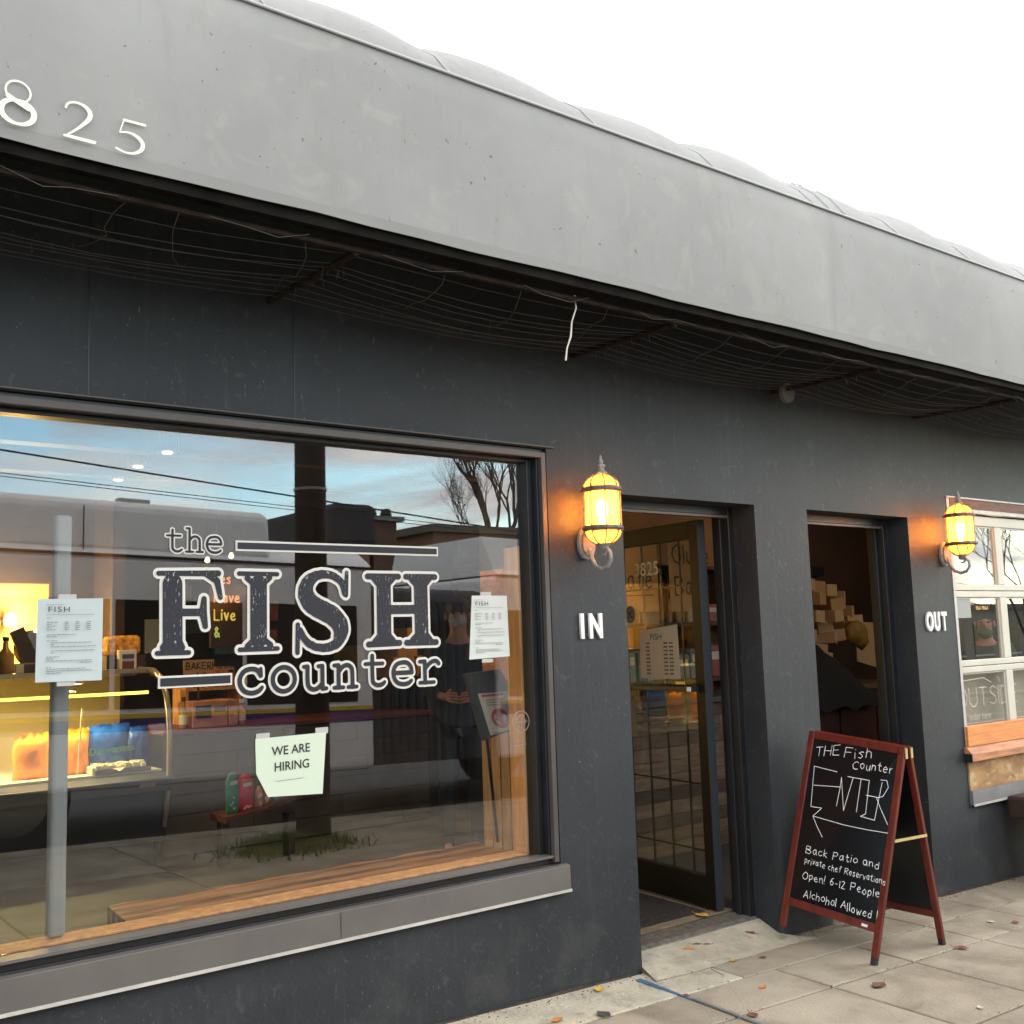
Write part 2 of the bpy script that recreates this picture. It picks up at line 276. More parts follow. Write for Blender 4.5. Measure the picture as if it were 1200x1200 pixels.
M_paper2 = mat('paper_cool', (0.42, 0.48, 0.49), 0.8, 0.03, 10)
M_inkk = mat('black_print', (0.02, 0.02, 0.025), 0.7)
M_inkg = mat('grey_print', (0.16, 0.17, 0.18), 0.8)
M_tape = mat('clear_tape', (0.42, 0.42, 0.40), 0.35)
M_conc = mat('sidewalk_concrete', (0.205, 0.168, 0.122), 0.85, 0.0, 3.2, 0.5, 90, col2=(0.30, 0.258, 0.198))
add_specks(M_conc, 2.1, 0.52, 0.68, (0.125, 0.10, 0.072), fac=.55, dist=.8)
add_specks(M_conc, 1.1, 0.50, 0.60, (0.36, 0.315, 0.245), fac=.45, dist=1.5)
add_specks(M_conc, 60, 0.66, 0.70, (0.10, 0.08, 0.06), fac=.6)
M_conc2 = mat('pale_mortar', (0.40, 0.36, 0.28), 0.9, 0.15, 6, 0.8, 50)
add_specks(M_conc2, 9, 0.55, 0.68, (0.22, 0.19, 0.15), fac=.6)
M_soil = mat('joint_dirt', (0.035, 0.028, 0.020), 0.95, 0.4, 30, 0.5, 60)
M_asph = mat('asphalt', (0.05, 0.05, 0.052), 0.9, 0.2, 8, 0.5, 80)
M_oak = mat('orange_cedar', (0.62, 0.22, 0.055), 0.5, 0.18, 5, 0.15, 30, stretch=(1, 6, 12))
M_brown = mat('weathered_cedar', (0.42, 0.17, 0.075), 0.6, 0.3, 5, 0.2, 30, stretch=(1, 6, 12))
M_rust = mat('red_brown_board', (0.13, 0.040, 0.020), 0.6, 0.35, 7, 0.2, 20, stretch=(1, 5, 9))
M_ply = mat('stained_plywood', (0.42, 0.25, 0.10), 0.7, 0.0, 4, 0.1, 30, stretch=(1, 1, 2.2), col2=(0.22, 0.11, 0.04))
add_specks(M_ply, 7, 0.55, 0.66, (0.50, 0.40, 0.24), stretch=(1, 1, 2), fac=.7)
M_garw = mat('white_sash', (0.50, 0.485, 0.42), 0.45, 0.05, 4)
M_wood = mat('warm_wood', (0.58, 0.29, 0.10), 0.5, 0.25, 4, 0.1, 30, stretch=(6, 6, .8))
M_slab = mat('live_edge_timber', (0.50, 0.25, 0.10), 0.4, 0.0, 3.0, 0.3, 20, stretch=(.6, 5, 5), col2=(0.09, 0.035, 0.016), lo=.42, hi=.6)
M_slat = mat('pale_slat', (0.42, 0.26, 0.14), 0.6, 0.25, 5, stretch=(6, 6, .7))
M_dwood = mat('dark_interior_wood', (0.045, 0.026, 0.017), 0.6, 0.3, 3, stretch=(1, 5, 5))
M_plank = [mat('barn_plank_a', (0.105, 0.062, 0.034), 0.7, 0.4, 6, 0.3, 30, stretch=(1, 5, 9)), mat('barn_plank_b', (0.055, 0.034, 0.021), 0.7, 0.4, 6, 0.3, 30, stretch=(1, 5, 9)), mat('barn_plank_c', (0.145, 0.095, 0.055), 0.7, 0.35, 6, 0.3, 30, stretch=(1, 5, 9))]
M_floor = mat('shop_floor', (0.05, 0.047, 0.043), 0.6, 0.3, 3)
M_ceil = mat('dark_ceiling', (0.03, 0.026, 0.023), 0.8)
M_glass = glass_mat('window_glass', 0.10)
M_glass2 = glass_mat('case_glass', 0.04, (0.99, 0.99, 0.97))
M_mah = mat('mahogany_frame', (0.11, 0.016, 0.010), 0.35, 0.3, 6, 0.08, 40, stretch=(4, 4, 1))
M_chb = mat('chalkboard', (0.006, 0.0065, 0.008), 0.22, spec=.5)
M_chalk = mat('chalk_marker', (0.70, 0.73, 0.74), 0.8)
M_brass = mat('brass', (0.62, 0.50, 0.22), 0.35, metal=.5)
M_rub = mat('black_rubber', (0.015, 0.015, 0.017), 0.7)
M_lant = mat('weathered_iron', (0.12, 0.10, 0.095), 0.55, 0.4, 40, 0.3, 90, metal=.3)
M_lpl = mat('grey_cast_metal', (0.22, 0.22, 0.21), 0.5, 0.3, 50, 0.3, 90)
M_kraft = mat('kraft_card', (0.46, 0.28, 0.13), 0.75, 0.12, 6)
M_steel = mat('steel', (0.45, 0.43, 0.40), 0.25, metal=.9)
M_bus = mat('bus_paint', (0.80, 0.79, 0.79), 0.35, 0.05, 2)
M_busd = mat('bus_dark_glass', (0.018, 0.02, 0.024), 0.12)
M_bel = mat('bellows_rubber', (0.05, 0.052, 0.06), 0.6, 0.3, 5)
M_bark = mat('grey_bark', (0.06, 0.048, 0.04), 0.9, 0.3, 9, 0.4, 30)
M_pole = mat('creosote_pole', (0.022, 0.018, 0.016), 0.9, 0.4, 6, 0.4, 30, stretch=(4, 4, .5))
M_wire = mat('netting_wire', (0.040, 0.035, 0.030), 0.7)

# ------------------------------------------------------------------ ground
pave = MB()
def gsheet(mb, x0, x1, y0, y1, dz, nx=1, ny=1):
    for i in range(nx):
        for j in range(ny):
            a, b = x0 + (x1 - x0) * i / nx, x0 + (x1 - x0) * (i + 1) / nx; c, d = y0 + (y1 - y0) * j / ny, y0 + (y1 - y0) * (j + 1) / ny
            mb.add([(a, c, gz(a, c) + dz), (b, c, gz(b, c) + dz), (b, d, gz(b, d) + dz), (a, d, gz(a, d) + dz)], [(0, 1, 2, 3)])
gsheet(pave, -14, 90, -1.3, 0.05, -0.030, 8, 1); gsheet(pave, -14, 90, -5.45, -1.3, -0.030, 8, 1)
pavement = pave.build('pavement', M_soil, kind='structure')
def slab_pc(x0, x1, y0, y1, m=None, g=0.0055, dz=0.0, name='paving_slab', lab=None):
    g += rnd.uniform(0, .0015); mb = MB(); a, b, c, d = x0 + g, x1 - g, y0 + g, y1 - g; e = .005
    j = [rnd.uniform(-.0022, .0022) + dz for _ in range(4)]
    top = [(a + e, c + e), (b - e, c + e), (b - e, d - e), (a + e, d - e)]; bot = [(a, c), (b, c), (b, d), (a, d)]
    vs = [(x, y, gz(x, y) - .035) for x, y in bot] + [(x, y, gz(x, y) - .004 + k) for (x, y), k in zip(bot, j)] + [(x, y, gz(x, y) + k) for (x, y), k in zip(top, j)]
    fs = [(8, 9, 10, 11)] + [(i + o, (i + 1) % 4 + o, (i + 1) % 4 + o + 4, i + o + 4) for o in (0, 4) for i in range(4)]
    return mb.add(vs, fs).build(name, m or rnd.choice(M_concs), pavement, label=lab)
M_concs = [M_conc]
for k_, (f_, l_) in enumerate(((.90, .3), (1.06, -.4))):
    m_ = M_conc.copy(); m_.name = 'sidewalk_concrete_%d' % k_; M_concs.append(m_)
    for n_ in m_.node_tree.nodes:
        if n_.type == 'MAPPING': n_.inputs['Location'].default_value[0] += l_ * 7; n_.inputs['Location'].default_value[1] += l_ * 3
        if n_.type == 'VALTORGB':
            for e_ in n_.color_ramp.elements: e_.color = tuple(c_ * f_ for c_ in e_.color[:3]) + (1,)
xj = [4.175 + .64 * k for k in range(-6, 12)]
for i in range(len(xj) - 1):
    for y0, y1 in ((-1.285, -.655), (-.655, -.33)):
        slab_pc(xj[i], xj[i + 1], y0, y1)
    if i % 2 == 0 and i < len(xj) - 2:
        for y0, y1 in ((-2.56, -1.285), (-3.84, -2.56), (-5.15, -3.84)): slab_pc(xj[i], xj[i + 2], y0, y1)
xs = [.3, 1.6, 2.25, 3.545, 3.96, 5.45, 6.1, 7.9, 10]
for a, b in zip(xs[:-1], xs[1:]): slab_pc(a, b, -.33, .01 if not (3.5 < a < 4.4) else .0, M_conc if a > 3.9 else M_conc2, .003)
far = MB(); gsheet(far, -14, .3, -1.3, 0, 0, 2, 1); gsheet(far, -14, .33, -5.15, -1.3, 0, 2, 1); gsheet(far, 11, 90, -1.3, 0, 0, 2, 1); gsheet(far, 11, 90, -5.15, -1.3, 0, 4, 1)
far.build('sidewalk', M_conc, kind='structure')
kb = MB(); 
for a in range(-14, 90, 4): 
    q = lambda x: gz(x, -5)
    kb.add([(a, -5.45, q(a) - .2), (a + 3.99, -5.45, q(a + 4) - .2), (a + 3.99, -5.45, q(a + 4)), (a, -5.45, q(a)), (a, -5.16, q(a) - .1), (a + 3.99, -5.16, q(a + 4) - .1), (a + 3.99, -5.16, q(a + 4)), (a, -5.16, q(a))], [(0, 3, 2, 1), (3, 7, 6, 2), (0, 4, 7, 3), (1, 2, 6, 5)])
kb.build('kerb', M_conc, kind='structure')
rd = MB(); q = lambda x: gz(x, -5) - .13
rd.add([(-60, -5.4, q(-60)), (200, -5.4, q(200)), (200, -19, q(200)), (-60, -19, q(-60))], [(3, 2, 1, 0)]); rd.build('road', M_asph, kind='structure')
fg = MB().add([(-60, -19, q(-60) + .12), (200, -19, q(200) + .12), (260, -300, -6), (-200, -300, -1)], [(3, 2, 1, 0)]); fg.build('far_ground', M_conc, kind='structure')
bk = MB().add([(-300, .3, -9), (300, .3, -9), (300, 300, -9), (-300, 300, -9)], [(0, 1, 2, 3)]); bk.build('ground', M_soil, kind='structure')
lm = MB()
lm.add([(-60, -12.1, q(-60) + .004), (200, -12.1, q(200) + .004), (200, -12.25, q(200) + .004), (-60, -12.25, q(-60) + .004)], [(3, 2, 1, 0)])
lm.build('centre_line', mat('yellow_marking', (.6, .4, .06), .7), kind='structure')

# ------------------------------------------------------------------ the shop building
shop = thing('shop_building', 'charcoal stucco single storey shop front with window and two doorways', 'building')
def wallgrid(mb, xs, zs, holes, y0, y1):
    xs = sorted(set(xs)); zs = sorted(set(zs))
    def hole(a, b, c, d): return any(h[0] <= a + 1e-6 and b <= h[1] + 1e-6 and h[2] <= c + 1e-6 and d <= h[3] + 1e-6 for h in holes)
    for i in range(len(xs) - 1):
        for j in range(len(zs) - 1):
            a, b, c, d = xs[i], xs[i + 1], zs[j], zs[j + 1]
            if hole(a, b, c, d): continue
            mb.add([(a, y0, c), (b, y0, c), (b, y0, d), (a, y0, d)], [(0, 1, 2, 3)]); mb.add([(a, y1, c), (b, y1, c), (b, y1, d), (a, y1, d)], [(3, 2, 1, 0)])
    for a, b, c, d in holes:
        mb.add([(a, y0, c), (a, y1, c), (a, y1, d), (a, y0, d)], [(3, 2, 1, 0)]); mb.add([(b, y0, c), (b, y1, c), (b, y1, d), (b, y0, d)], [(0, 1, 2, 3)])
        mb.add([(a, y0, d), (b, y0, d), (b, y1, d), (a, y1, d)], [(0, 1, 2, 3)]); mb.add([(a, y0, c), (b, y0, c), (b, y1, c), (a, y1, c)], [(3, 2, 1, 0)])
H = [(0.76, 3.165, .56, 2.425), (3.635, 4.63, -.6, 2.24), (5.09, 6.11, -.6, 2.237), (6.58, 11.2, .42, 2.39)]
fw = MB(); wallgrid(fw, [-14, .76, 3.165, 3.635, 4.63, 5.09, 6.11, 6.58, 11.2, 30], [-.6, .42, .56, 2.237, 2.24, 2.39, 2.425, 3.9], H, 0, .15)
fw.build('facade_wall', M_wall, shop)
# faint vertical joints in the render above the window
for x, z0, z1 in ((1.105, 2.44, 3.1), (1.89, 2.44, 3.1)): MB().box(x - .002, x + .002, -.0015, .001, z0, z1).build('render_joint', M_blk, shop)
MB().box(-14, 30, 7, 7.2, -.6, 3.9).build('rear_wall', M_dwood, shop)
MB().box(-3.2, -3.0, .16, 7, -.6, 3.3).build('side_wall', M_dwood, shop); MB().box(13.0, 13.2, .16, 7, -.6, 3.3).build('side_wall', M_dwood, shop)
MB().box(-14, 30, -.001, 7.2, 3.901, 3.96).build('roof', mat('roof_felt', (.05, .05, .05), .9), shop)
MB().box(-3, 13, .151, 7, 3.05, 3.15).build('ceiling', M_ceil, shop)
for k in range(6): MB().box(-2.9, 12.9, 1.0 + k * 1.1, 1.14 + k * 1.1, 2.86, 3.049).build('ceiling_beam', M_dwood, shop)
MB().box(-3, 13, .292, 7, -.2, .06).build('shop_floor', M_floor, shop)
# door surrounds set back in the reveals
for (a, b, zt) in ((3.635, 4.63, 2.24), (5.09, 6.11, 2.237)):
    df = MB(); df.box(a, a + .045, .15, .27, -.05, zt); df.box(b - .045, b, .15, .27, -.05, zt); df.box(a + .045, b - .045, .15, .27, zt - .045, zt)
    df.box(a + .045, a + .06, .20, .235, -.05, zt - .045); df.box(b - .06, b - .045, .20, .235, -.05, zt - .045)
    df.build('door_frame', M_blk, shop, bevel=.003)
    MB().box(a + .045, b - .045, .155, .175, zt - .058, zt - .0451).build('head_trim', mat('bronze_trim', (.13, .10, .075), .4), shop)
th = MB(); th.prism([(3.64, .13, .045), (3.64, .16, .058), (3.64, .28, .062), (3.64, .29, .0), (3.64, .13, .0)], (.985, 0, 0)); th.build('threshold', mat('worn_aluminium', (.25, .23, .195), .4, .3, 30, metal=.5), shop, bevel=.003)
MB().box(5.10, 6.10, .13, .291, .0, .05).build('threshold', M_blk, shop)
# mortar ramp up to the threshold
rm = MB(); nx = 14
for j, (yy, hh) in enumerate(((-.13, 0.002), (-.06, .012), (.0, .024), (.07, .035), (.129, .044))):
    for i in range(nx + 1):
        t = i / nx; flare = .16 * max(0, -yy / .13) if yy < 0 else 0
        x = (3.637 - flare * .3) + t * (.992 + flare * 1.3); rm.v.append((x, yy + (rnd.uniform(-.012, .012) if j < 2 else 0), (gz(x, yy) if yy < 0 else gz(x, 0)) * (1 - max(0, yy) / .13) + hh + rnd.uniform(-.0015, .0015)))
for j in range(4):
    for i in range(nx): a = j * (nx + 1) + i; rm.f.append((a, a + 1, a + nx + 2, a + nx + 1))
rm.build('mortar_ramp', M_conc2, shop, smooth=True)
# thin rough mortar bead along the wall base
mbd = MB(); pts = []
for i in range(60):
    x = 1.6 + i * (8 - 1.6) / 59
    if 3.62 < x < 4.7 or 5.05 < x < 6.14: 
        if len(pts) > 1: MB().tube(pts, [rnd.uniform(.006, .013) for _ in pts], 5).build('wall_base_grime', M_soil, shop)
        pts = []; continue
    pts.append((x, -.004, gz(x, 0) + rnd.uniform(-.003, .003)))
if len(pts) > 1: MB().tube(pts, [rnd.uniform(.006, .012) for _ in pts], 5).build('wall_base_grime', M_soil, shop)

# big window
win = thing('shop_window', None, None); win.parent = shop
wf = MB(); a, b, c, d = .76, 3.165, .56, 2.425
wf.box(a, a + .045, .02, .13, c, d); wf.box(b - .045, b, .02, .13, c, d); wf.box(a + .045, b - .045, .02, .13, d - .045, d); wf.box(a + .045, b - .045, .02, .13, c, c + .03)
wf.box(b - .075, b - .0451, .055, .128, c + .031, d - .0452); wf.box(a + .0452, a + .062, .055, .128, c + .031, d - .0452); wf.box(a + .063, b - .076, .055, .128, d - .062, d - .0452); 
wf.build('frame', M_blk, win, bevel=.003)
wg = MB(); wg.box(b - .036, b - .010, -.006, .0195, c + .01, d - .02); wg.box(a + .010, b - .0361, -.006, .0195, d - .045, d - .018)
wg.build('frame_trim', M_frame, win, bevel=.002)
MB().box(a - .1, b + .035, -.018, .001, d + .004, d + .009).build('drip_edge', M_frame, win)
MB().box(a + .03, b - .02, .0, .075, c + .0301, c + .04).build('glazing_bead', M_sill, win)
MB().box(a + .055, b - .066, .088, .094, c + .04, d - .055).build('pane', M_glass, win)
sl = MB(); sl.prism([(a - .2, -.028, .445), (a - .2, -.026, .553), (a - .2, .02, .561), (a - .2, .02, .50), (a - .2, -.0005, .50), (a - .2, -.0005, .445)], (b + .033 - a + .2, 0, 0)); sl.build('sill', M_sill, win, bevel=.0015)
MB().box(a - .2, b + .033, -.034, -.0285, .441, .452).build('sill_drip', M_lite, win)
for x in (2.05,): MB().box(x, x + .002, -.0292, -.027, .455, .55).build('sill_seam', M_frame, win)
MB().box(a + .04, b - .06, .132, .24, .575, .598).build('inner_sill', M_wood, win, bevel=.003)
MB().box(b - .085, b - .055, .132, .235, .599, 1.98).build('inner_jamb', M_wood, win, bevel=.003); MB().box(b - .085, b - .055, .132, .235, 1.981, 2.40).build('upper_jamb', M_blk, win)  # upper jamb coloured black, standing in for unlit wood
MB().box(1.052, 1.110, .17, .225, .60, 2.04).build('inner_post', mat('brushed_aluminium', (.20, .215, .21), .45), win, bevel=.015, segs=3)

# the painted logo on the glass --------------------------------------
GY = .0865
gmap = lambda dy: (lambda uu, vv: (uu, GY + dy, vv))
def letter(st, name, o=.0105, cell=.0035, nicks=0, lab=None):
    F4 = field(st, cell, o + cell * 2)
    ink(F4, o, gmap(0), 'letter_outline', M_decw, win)
    F = F4[0]
    if nicks:
        ny, nx = F.shape; jj, ii = np.where(F < -.006)
        for _ in range(nicks):
            k = rnd.randrange(len(jj)); j, i = int(jj[k]), int(ii[k]); ln = rnd.choice([3, 5, 7, 10, 14]); 
            for q in range(ln):
                y = j + q; x = i + int(round(q * rnd.choice([0, 0, .2])))
                if y < ny and F[y, x] < -.004: F[y, x] = max(F[y, x], .003)
    ink((F, F4[1], F4[2], cell), 0, gmap(-.0022), 'letter', M_decd, win, label=lab)
def scale_st(st, x, z, sx, sz, rr): return [[(x + p[0] * sx, z + p[1] * sz, p[2] * rr) for p in smooth(q)] for q in st]
B = .145
slabF = [[(.22, .17, B), (.22, .84, B)], [(.0, .035, .035), (.46, .035, .035)], [(.02, .965, .035), (.9, .965, .045)], [(.72, .96, .05), (.88, .88, .05), (.93, .68, .035)], [(.25, .50, .055), (.62, .50, .055)], [(.68, .66, .04), (.66, .5, .06), (.70, .34, .04)], [(.1, .1, .06), (.2, .2, .06)], [(.36, .1, .05), (.27, .22, .06)]]
slabI = [[(.35, .17, .155), (.35, .83, .155)], [(.0, .04, .04), (.70, .04, .04)], [(.0, .96, .04), (.70, .96, .04)], [(.14, .09, .05), (.3, .18, .05)], [(.56, .09, .05), (.4, .18, .05)], [(.14, .91, .05), (.3, .82, .05)], [(.56, .91, .05), (.4, .82, .05)]]
slabS = [[(.80, .72, .05), (.77, .82, .052), (.69, .90, .055), (.58, .945, .058), (.46, .955, .062), (.34, .935, .07), (.24, .87, .095), (.18, .79, .11), (.18, .70, .125), (.24, .61, .135), (.34, .55, .14), (.46, .50, .142), (.59, .44, .142), (.69, .36, .135), (.73, .27, .125), (.71, .18, .10), (.66, .10, .075), (.54, .055, .065), (.40, .05, .058), (.26, .085, .055), (.15, .16, .052), (.08, .27, .045)], [(.83, .98, .03), (.82, .70, .04)], [(.05, .34, .035), (.04, .0, .035)]]
slabH = [[(.24, .15, .108), (.24, .85, .108)], [(.78, .15, .108), (.78, .85, .108)], [(.24, .5, .06), (.78, .5, .06)]] + [[(x - .22, z, .04), (x + .22, z, .04)] for x in (.24, .78) for z in (.04, .96)] + [[(x + s * .13, z, .042), (x + s * .05, z2, .06)] for x in (.24, .78) for s in (-1, 1) for z, z2 in ((.075, .14), (.925, .86))]
def bigletter(st, x0, x1, z0, z1, nick):
    xs_ = [p[0] for q in st for p in q]; w0, w1 = min(xs_) - .04, max(xs_) + .04; h = z1 - z0; sx = (x1 - x0) / (w1 - w0)
    jit = [[((p[0] - w0) * sx + x0 + rnd.uniform(-.0015, .0015), z0 + p[1] * h + rnd.uniform(-.0015, .0015), p[2] * h * .98 * min(1.06, sx / h + .0)) for p in smooth(q)] for q in st]
    letter(jit, 'letter', o=.0115, cell=.003, nicks=nick)
bigletter(slabF, 1.372, 1.632, 1.532, 1.843, 55)
bigletter(slabI, 1.688, 1.862, 1.533, 1.845, 45)
bigletter(slabS, 1.925, 2.168, 1.528, 1.850, 60)
bigletter(slabH, 2.242, 2.602, 1.540, 1.842, 75)
r0 = .085
tw = {
't': [[(.40, 1.36, r0), (.40, .3, r0), (.48, .09, r0), (.66, .0, r0), (.86, .04, r0), (.98, .14, r0 * .8)], [(.06, 1.0, r0 * .85), (.90, 1.0, r0 * .85)]],
'h': [[(.2, 1.48, r0), (.2, 0, r0)], [(.0, 1.5, r0 * .85), (.2, 1.5, r0 * .85)], [(.2, .72, r0), (.38, .93, r0), (.6, .98, r0), (.8, .84, r0), (.84, .6, r0), (.84, .0, r0)], [(-.02, .0, r0 * .85), (.42, .0, r0 * .85)], [(.64, .0, r0 * .85), (1.04, .0, r0 * .85)]],
'e': [[(.06, .52, r0), (.96, .52, r0)], [(.96, .52, r0), (.92, .78, r0), (.74, .97, r0), (.50, 1.0, r0), (.22, .92, r0), (.06, .66, r0), (.06, .36, r0), (.22, .08, r0), (.52, -.02, r0), (.78, .02, r0), (.94, .14, r0 * .8)]],
'c': [[(.90, 1.0, r0 * .8), (.90, .70, r0 * .9)], [(.88, .76, r0), (.74, .95, r0), (.50, 1.01, r0), (.22, .92, r0), (.05, .66, r0), (.05, .36, r0), (.22, .08, r0), (.52, -.02, r0), (.80, .05, r0), (.95, .20, r0 * .8)]],
'o': [arc(.5, .5, .47, .52, 0, 360, r0, 22)],
'u': [[(.0, 1.0, r0 * .85), (.16, 1.0, r0)], [(.16, 1.0, r0), (.16, .36, r0), (.22, .1, r0), (.42, -.02, r0), (.62, .04, r0), (.82, .24, r0)], [(.64, 1.0, r0 * .85), (.82, 1.0, r0), (.82, .0, r0), (1.0, .0, r0 * .85)]],
'n': [[(-.02, 1.0, r0 * .85), (.18, 1.0, r0), (.18, .0, r0)], [(.2, .72, r0), (.38, .93, r0), (.6, .99, r0), (.78, .86, r0), (.82, .6, r0), (.82, .0, r0)], [(-.02, .0, r0 * .85), (.40, .0, r0 * .85)], [(.62, .0, r0 * .85), (1.02, .0, r0 * .85)]],
'r': [[(.0, 1.0, r0 * .85), (.26, 1.0, r0), (.26, .0, r0)], [(.0, .0, r0 * .85), (.72, .0, r0 * .85)], [(.28, .66, r0), (.46, .86, r0), (.66, .99, r0), (.86, 1.0, r0), (.98, .88, r0)]]}
def typed(s, x, z, w, h, pitch, fat, o):
    for k, ch in enumerate(s): letter(scale_st(tw[ch], x + k * pitch, z, w, h, h * fat), 'letter', o=o, cell=.0026)
typed('the', 1.413, 1.912, .061, .058, .0765, .95, .0055)
typed('counter', 1.694, 1.384, .098, .088, .1345, 1.25, .0095)
def rule(x0, x1, z0, z1):
    MB().add([(x0, GY, z0), (x1, GY, z0), (x1, GY, z1), (x0, GY, z1)], [(0, 1, 2, 3)]).build('rule_outline', M_decw, win)
    e = .0075; MB().add([(x0 + e, GY - .0022, z0 + e), (x1 - e, GY - .0022, z0 + e), (x1 - e, GY - .0022, z1 - e), (x0 + e, GY - .0022, z1 - e)], [(0, 1, 2, 3)]).build('rule', M_decd, win)
rule(1.682, 2.608, 1.920, 1.960); rule(1.388, 1.668, 1.417, 1.461)
# round membership sticker near the right jamb
stk = [arc(3.035, 1.185, .047, .047, 0, 360, .002, 26), arc(3.035, 1.185, .026, .026, 0, 360, .0015, 20), [(3.0, 1.185, .002), (3.07, 1.185, .002)], [(2.99, 1.085, .002), (3.06, 1.085, .002)]]
ink(field(stk, .0015, .004), 0, gmap(0), 'sticker', mat('faint_white_print', (.28, .24, .21), .6), win)

# ------------------------------------------------------------------ papers taped to the glass
def print_lines(rows, M, parent, m, name='print'):
    mb = MB()
    for (x0, x1, z, h) in rows:
        x = x0
        while x < x1 - .0005:                       # broken into word-length dashes
            wd = rnd.uniform(.004, .014); e = min(x + wd, x1)
            mb.add([M @ Vector(p) for p in ((x, z, .0006), (e, z, .0006), (e, z + h, .0006), (x, z + h, .0006))], [(0, 1, 2, 3)]); x = e + .0022
    mb.build(name, m, parent, kind='stuff')
def sheet(name, label, cat, c4, m, curl=.006, group=None, off=.0):
    """c4: TL, TR, BR, BL points (x,z) on the outer glass face"""
    t = thing(name, label, cat, group=group); mb = MB(); n = 8
    for j in range(n + 1):
        for i in range(n + 1):
            s_, t_ = i / n, j / n
            px = (1 - t_) * ((1 - s_) * c4[0][0] + s_ * c4[1][0]) + t_ * ((1 - s_) * c4[3][0] + s_ * c4[2][0])
            pz = (1 - t_) * ((1 - s_) * c4[0][1] + s_ * c4[1][1]) + t_ * ((1 - s_) * c4[3][1] + s_ * c4[2][1])
            mb.v.append((px, GY - .0015 - curl * (t_ ** 2) * (.3 + .7 * s_) * .8 - off, pz))
    for j in range(n):
        for i in range(n): a_ = j * (n + 1) + i; mb.f.append((a_, a_ + n + 1, a_ + n + 2, a_ + 1))
    mb.build('paper', m, t, smooth=True); return t
def menu_sheet(label, c4, head):
    t = sheet('menu_paper', label, 'notice', c4, M_paper2 if head else M_paper, .004, 'white price lists taped to the window')
    x0, x1 = c4[3][0], c4[2][0]; z1 = c4[0][1]; W_ = x1 - x0
    M = FR(((x0 + .012), GY - .0085, z1 - .0), (1, 0, 0), (0, 0, 1))
    text('FISH', .026, M_inkk, t, M @ Matrix.Translation((.022, -.044, .0006)), 'heading', sx=1.25, sp=1.25)
    R = [(.018, .075, -.020, .0015), (.018, .175, -.054, .0016), (.02, .034, -.066, .002)]
    for k in range(5): R += [(.02, .02 + [.038, .016, .032, .016, .03][k], -.080 - k * .0065, .0024)] + [(xx, xx + .015, -.080 - k * .0065, .0026) for xx in (.078, .113, .150)]
    for k, (xa, xb) in enumerate(((.02, .115), (.02, .055), (None, None), (.02, .055), (.034, .170), (.034, .045), (.034, .182), (None, None), (.034, .178), (.034, .045), (None, None), (.02, .062), (.02, .044), (.02, .17), (.13, .17), (None, None), (.02, .035), (.02, .15), (.02, .17), (.02, .07))):
        if xa: R.append((xa, min(xb, W_ - .03), -.122 - k * .0068, .0022))
    print_lines(R, M, t, M_inkg)
    for (xx, zz) in ((.10, .008), (.10, c4[3][1] - z1 - .008)): MB().box(x0 + xx - .03, x0 + xx + .03, GY - .0007, GY - .0003, z1 + zz - .008, z1 + zz + .008).build('tape', M_tape, t)
def gp(px, py): p = at(px, py, GY - .002); return (p.x, p.z)
menu_sheet('pale price list taped to the window in front of the grey post', [gp(44, 702), gp(121, 701), gp(119, 797), gp(41, 800)], 1)
menu_sheet('white price list taped near the right edge of the window', [gp(553, 698), gp(594, 698), gp(597, 769), gp(550, 773)], 0)
t = thing('hiring_paper', 'pale green WE ARE HIRING sheet taped low on the window', 'notice')
poly = [gp(299, 866), gp(382, 858), gp(378, 930), gp(314, 934), gp(300, 907)]
MB().prism([(p[0], GY - .003, p[1]) for p in poly], (0, .0008, 0)).build('paper', mat('mint_paper', (.52, .60, .49), .8), t)
px0 = gp(318, 884); hm = FR((px0[0], GY - .0042, px0[1]), (1, 0, .0), (.0, 0, 1))
text('WE ARE', .047, M_inkk, t, FR((gp(341, 882)[0], GY - .0045, gp(341, 883)[1]), (1, 0, .02), (0, 0, 1)), 'lettering', sx=.95, align='CENTER', off=.0006)
text('HIRING', .047, M_inkk, t, FR((gp(342, 900)[0], GY - .0045, gp(342, 901.5)[1]), (1, 0, .02), (0, 0, 1)), 'lettering', sx=.95, align='CENTER', off=.0006)
print_lines([(0, .115, 0, .0022)], FR((gp(323, 916)[0], GY - .0042, gp(323, 916)[1]), (1, 0, .02), (0, 0, 1)), t, M_inkg)
for p in (gp(309, 863), gp(378, 856)): MB().box(p[0] - .03, p[0] + .025, GY - .0007, GY - .0003, p[1] - .012, p[1] + .012).build('tape', M_tape, t)

# ------------------------------------------------------------------ IN and OUT letters
for txt, x, z, h, lab in (('IN', 3.325, 1.551, .112, 'white letter of the word IN beside the left door'), ('OUT', 6.222, 1.528, .115, 'white letter of the word OUT beside the right door')):
    cw = {'I': .052, 'N': .10, 'O': .088, 'U': .088, 'T': .08}; xx = x
    for ch in txt:
        text(ch, h * 1.38, M_white, shop, FR((xx, -.007, z), (1, 0, 0), (0, 0, 1)), 'sign_letter', sx=(.74 if txt == 'IN' else .60), ext=.006, off=.006)
        xx += cw[ch] * (1.05 if txt == 'IN' else 1)

